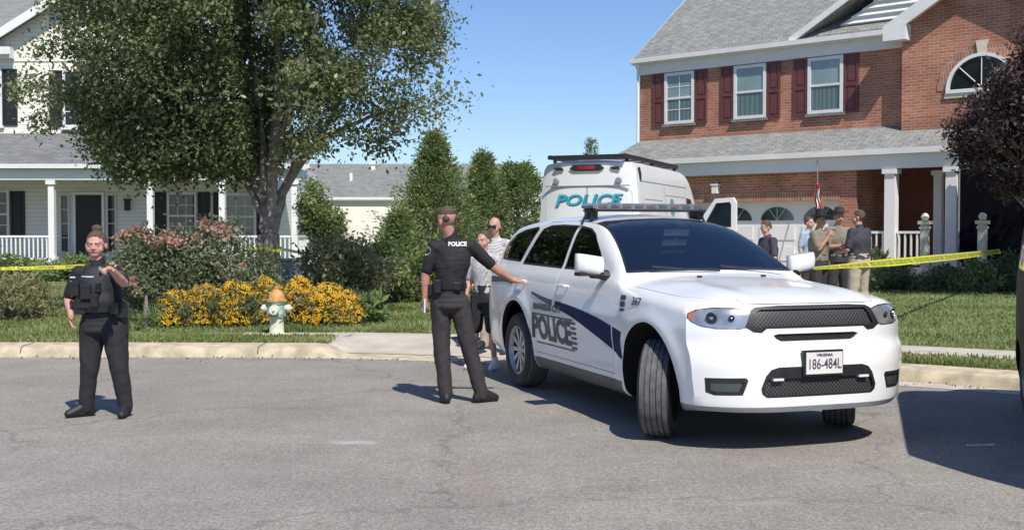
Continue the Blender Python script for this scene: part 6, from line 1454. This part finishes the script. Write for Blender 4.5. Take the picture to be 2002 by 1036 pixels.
def tape(name, label, A, B, sag, w, twist=.0, n=60, text=True, tilt=0.35, taper=False):
    A = Vector(A); B = Vector(B); d = (B - A).normalized(); b = MB(); vs = []
    def P(t, v):
        c = A.lerp(B, t) - Vector((0, 0, sag * 4 * t * (1 - t))); a = tilt + twist * math.sin(t * 7) + .12 * math.sin(t * 23); s_ = Vector((-d.y, d.x, 0)).normalized()
        return c + (Vector((0, 0, 1)) * math.cos(a) + s_ * math.sin(a)) * (v - .5) * w * (min(1, .18 + t * 3.2) if taper else 1)
    for i in range(n + 1):
        for j in range(4): vs.append(P(i / n, j / 3))
    b.add(vs, [(i * 4 + j, (i + 1) * 4 + j, (i + 1) * 4 + j + 1, i * 4 + j + 1) for i in range(n) for j in range(3)])
    o = b.build(name, M['tape'], smooth=True); tag(o, label, 'police tape')
    if text:
        tv, tf = text_geo('POLICE LINE DO NOT CROSS   POLICE LINE DO NOT CROSS', .05); x0 = min(v[0] for v in tv); x1 = max(v[0] for v in tv); y0 = min(v[1] for v in tv); y1 = max(v[1] for v in tv)
        s_ = Vector((-d.y, d.x, 0)).normalized(); reps = max(1, int((B - A).length / 2.6)); L = (B - A).length
        sg = -1 if s_.y > 0 else 1
        b = MB(); k = (L / reps) / ((x1 - x0) * 1.06)
        for r in range(reps):
            b.add([P((r + .03 + .94 * (v[0] - x0) / (x1 - x0)) / reps, .22 + .56 * (v[1] - y0) / (y1 - y0)) + s_ * sg * .004 for v in tv], tf)
        b.build('lettering', M['tapeink'], o, fix=False)
    return o
newel = Vector((3.86, 34.1, 0)) + Matrix.Rotation(BA, 3, 'Z') @ Vector((10.62, -1.85, 0))
tape('police_tape', 'yellow police tape stretched from the white vehicle mirror to the brick house porch post', (2.63, 10.18, 1.25), at(1955, 491, newel.y), .02, .11, .25, taper=True)
trunkp = Vector((TX, TY, 0))
tape('police_tape', 'yellow police tape running in from the left edge to the big tree trunk', at(-260, 519, 18.9), at(508, 487, TY), .16, .06, .4)
tape('police_tape', 'yellow police tape running right from the big tree trunk to the white porch', at(548, 486, TY), at(640, 492, 26), .05, .07, .3, text=False)
b = MB(); vs = []
for i in range(25):
    a = 2 * math.pi * i / 24
    for z, r_ in ((1.29, .196), (1.32, .199), (1.335, .200)): vs.append((TX + math.cos(a) * r_, TY + math.sin(a) * r_, z + .02 * math.sin(a * 2)))
b.add(vs, [(i * 3 + j, (i + 1) * 3 + j, (i + 1) * 3 + j + 1, i * 3 + j + 1) for i in range(24) for j in range(2)]); tag(b.build('police_tape', M['tape'], smooth=True), 'loop of yellow police tape tied round the big tree trunk', 'police tape')
# mailbox-like blue grey box and white statue by the porch corner
b = MB(); o = empty('planter_stand', at(597, 560, 24.5) * 1.0); o.location.z = .25; tag(o, 'white garden ornament standing by the white porch corner beyond the flowers', 'ornament')
b.lathe([(0, 0), (.17, 0), (.16, .05), (.07, .10), (.055, .45), (.10, .52), (.20, .60), (.22, .64), (.0, .62)], 16); b.build('pedestal', M['white'], o, smooth=True)
b = MB(); b.lathe([(0, .62), (.06, .64), (.07, .76), (.04, .82), (.05, .88), (.0, .93)], 12); b.build('figure', M['white'], o, smooth=True)
o = empty('utility_box', (at(573, 500, 25.5).x, 25.5, .25)); tag(o, 'blue grey box by the white porch corner behind the flower bed', 'box')
b = MB(); b.box((0, 0, .35), (.5, .4, .7)); b.box((0, 0, .73), (.56, .46, .05)); b.build('case', M['greyw'], o)
o = empty('white_car', (at(630, 500, 30).x, 31.5, .3)); bpy.data.objects.remove(o)
b = MB(); o = empty('garden_bench', (at(625, 500, 27.5).x, 27.5, .28)); tag(o, 'white garden bench beyond the bushes right of the porch corner', 'bench')
b.box((0, 0, .42), (1.1, .42, .05)); b.build('seat', M['white'], o)
b = MB(); b.box((0, .2, .72), (1.1, .04, .42)); b.build('backrest', M['white'], o)
for sx in (-.5, .5): b = MB(); b.box((sx, -.17, .2), (.06, .06, .39)); b.box((sx, .17, .2), (.06, .06, .39)); b.build('leg', M['white'], o)
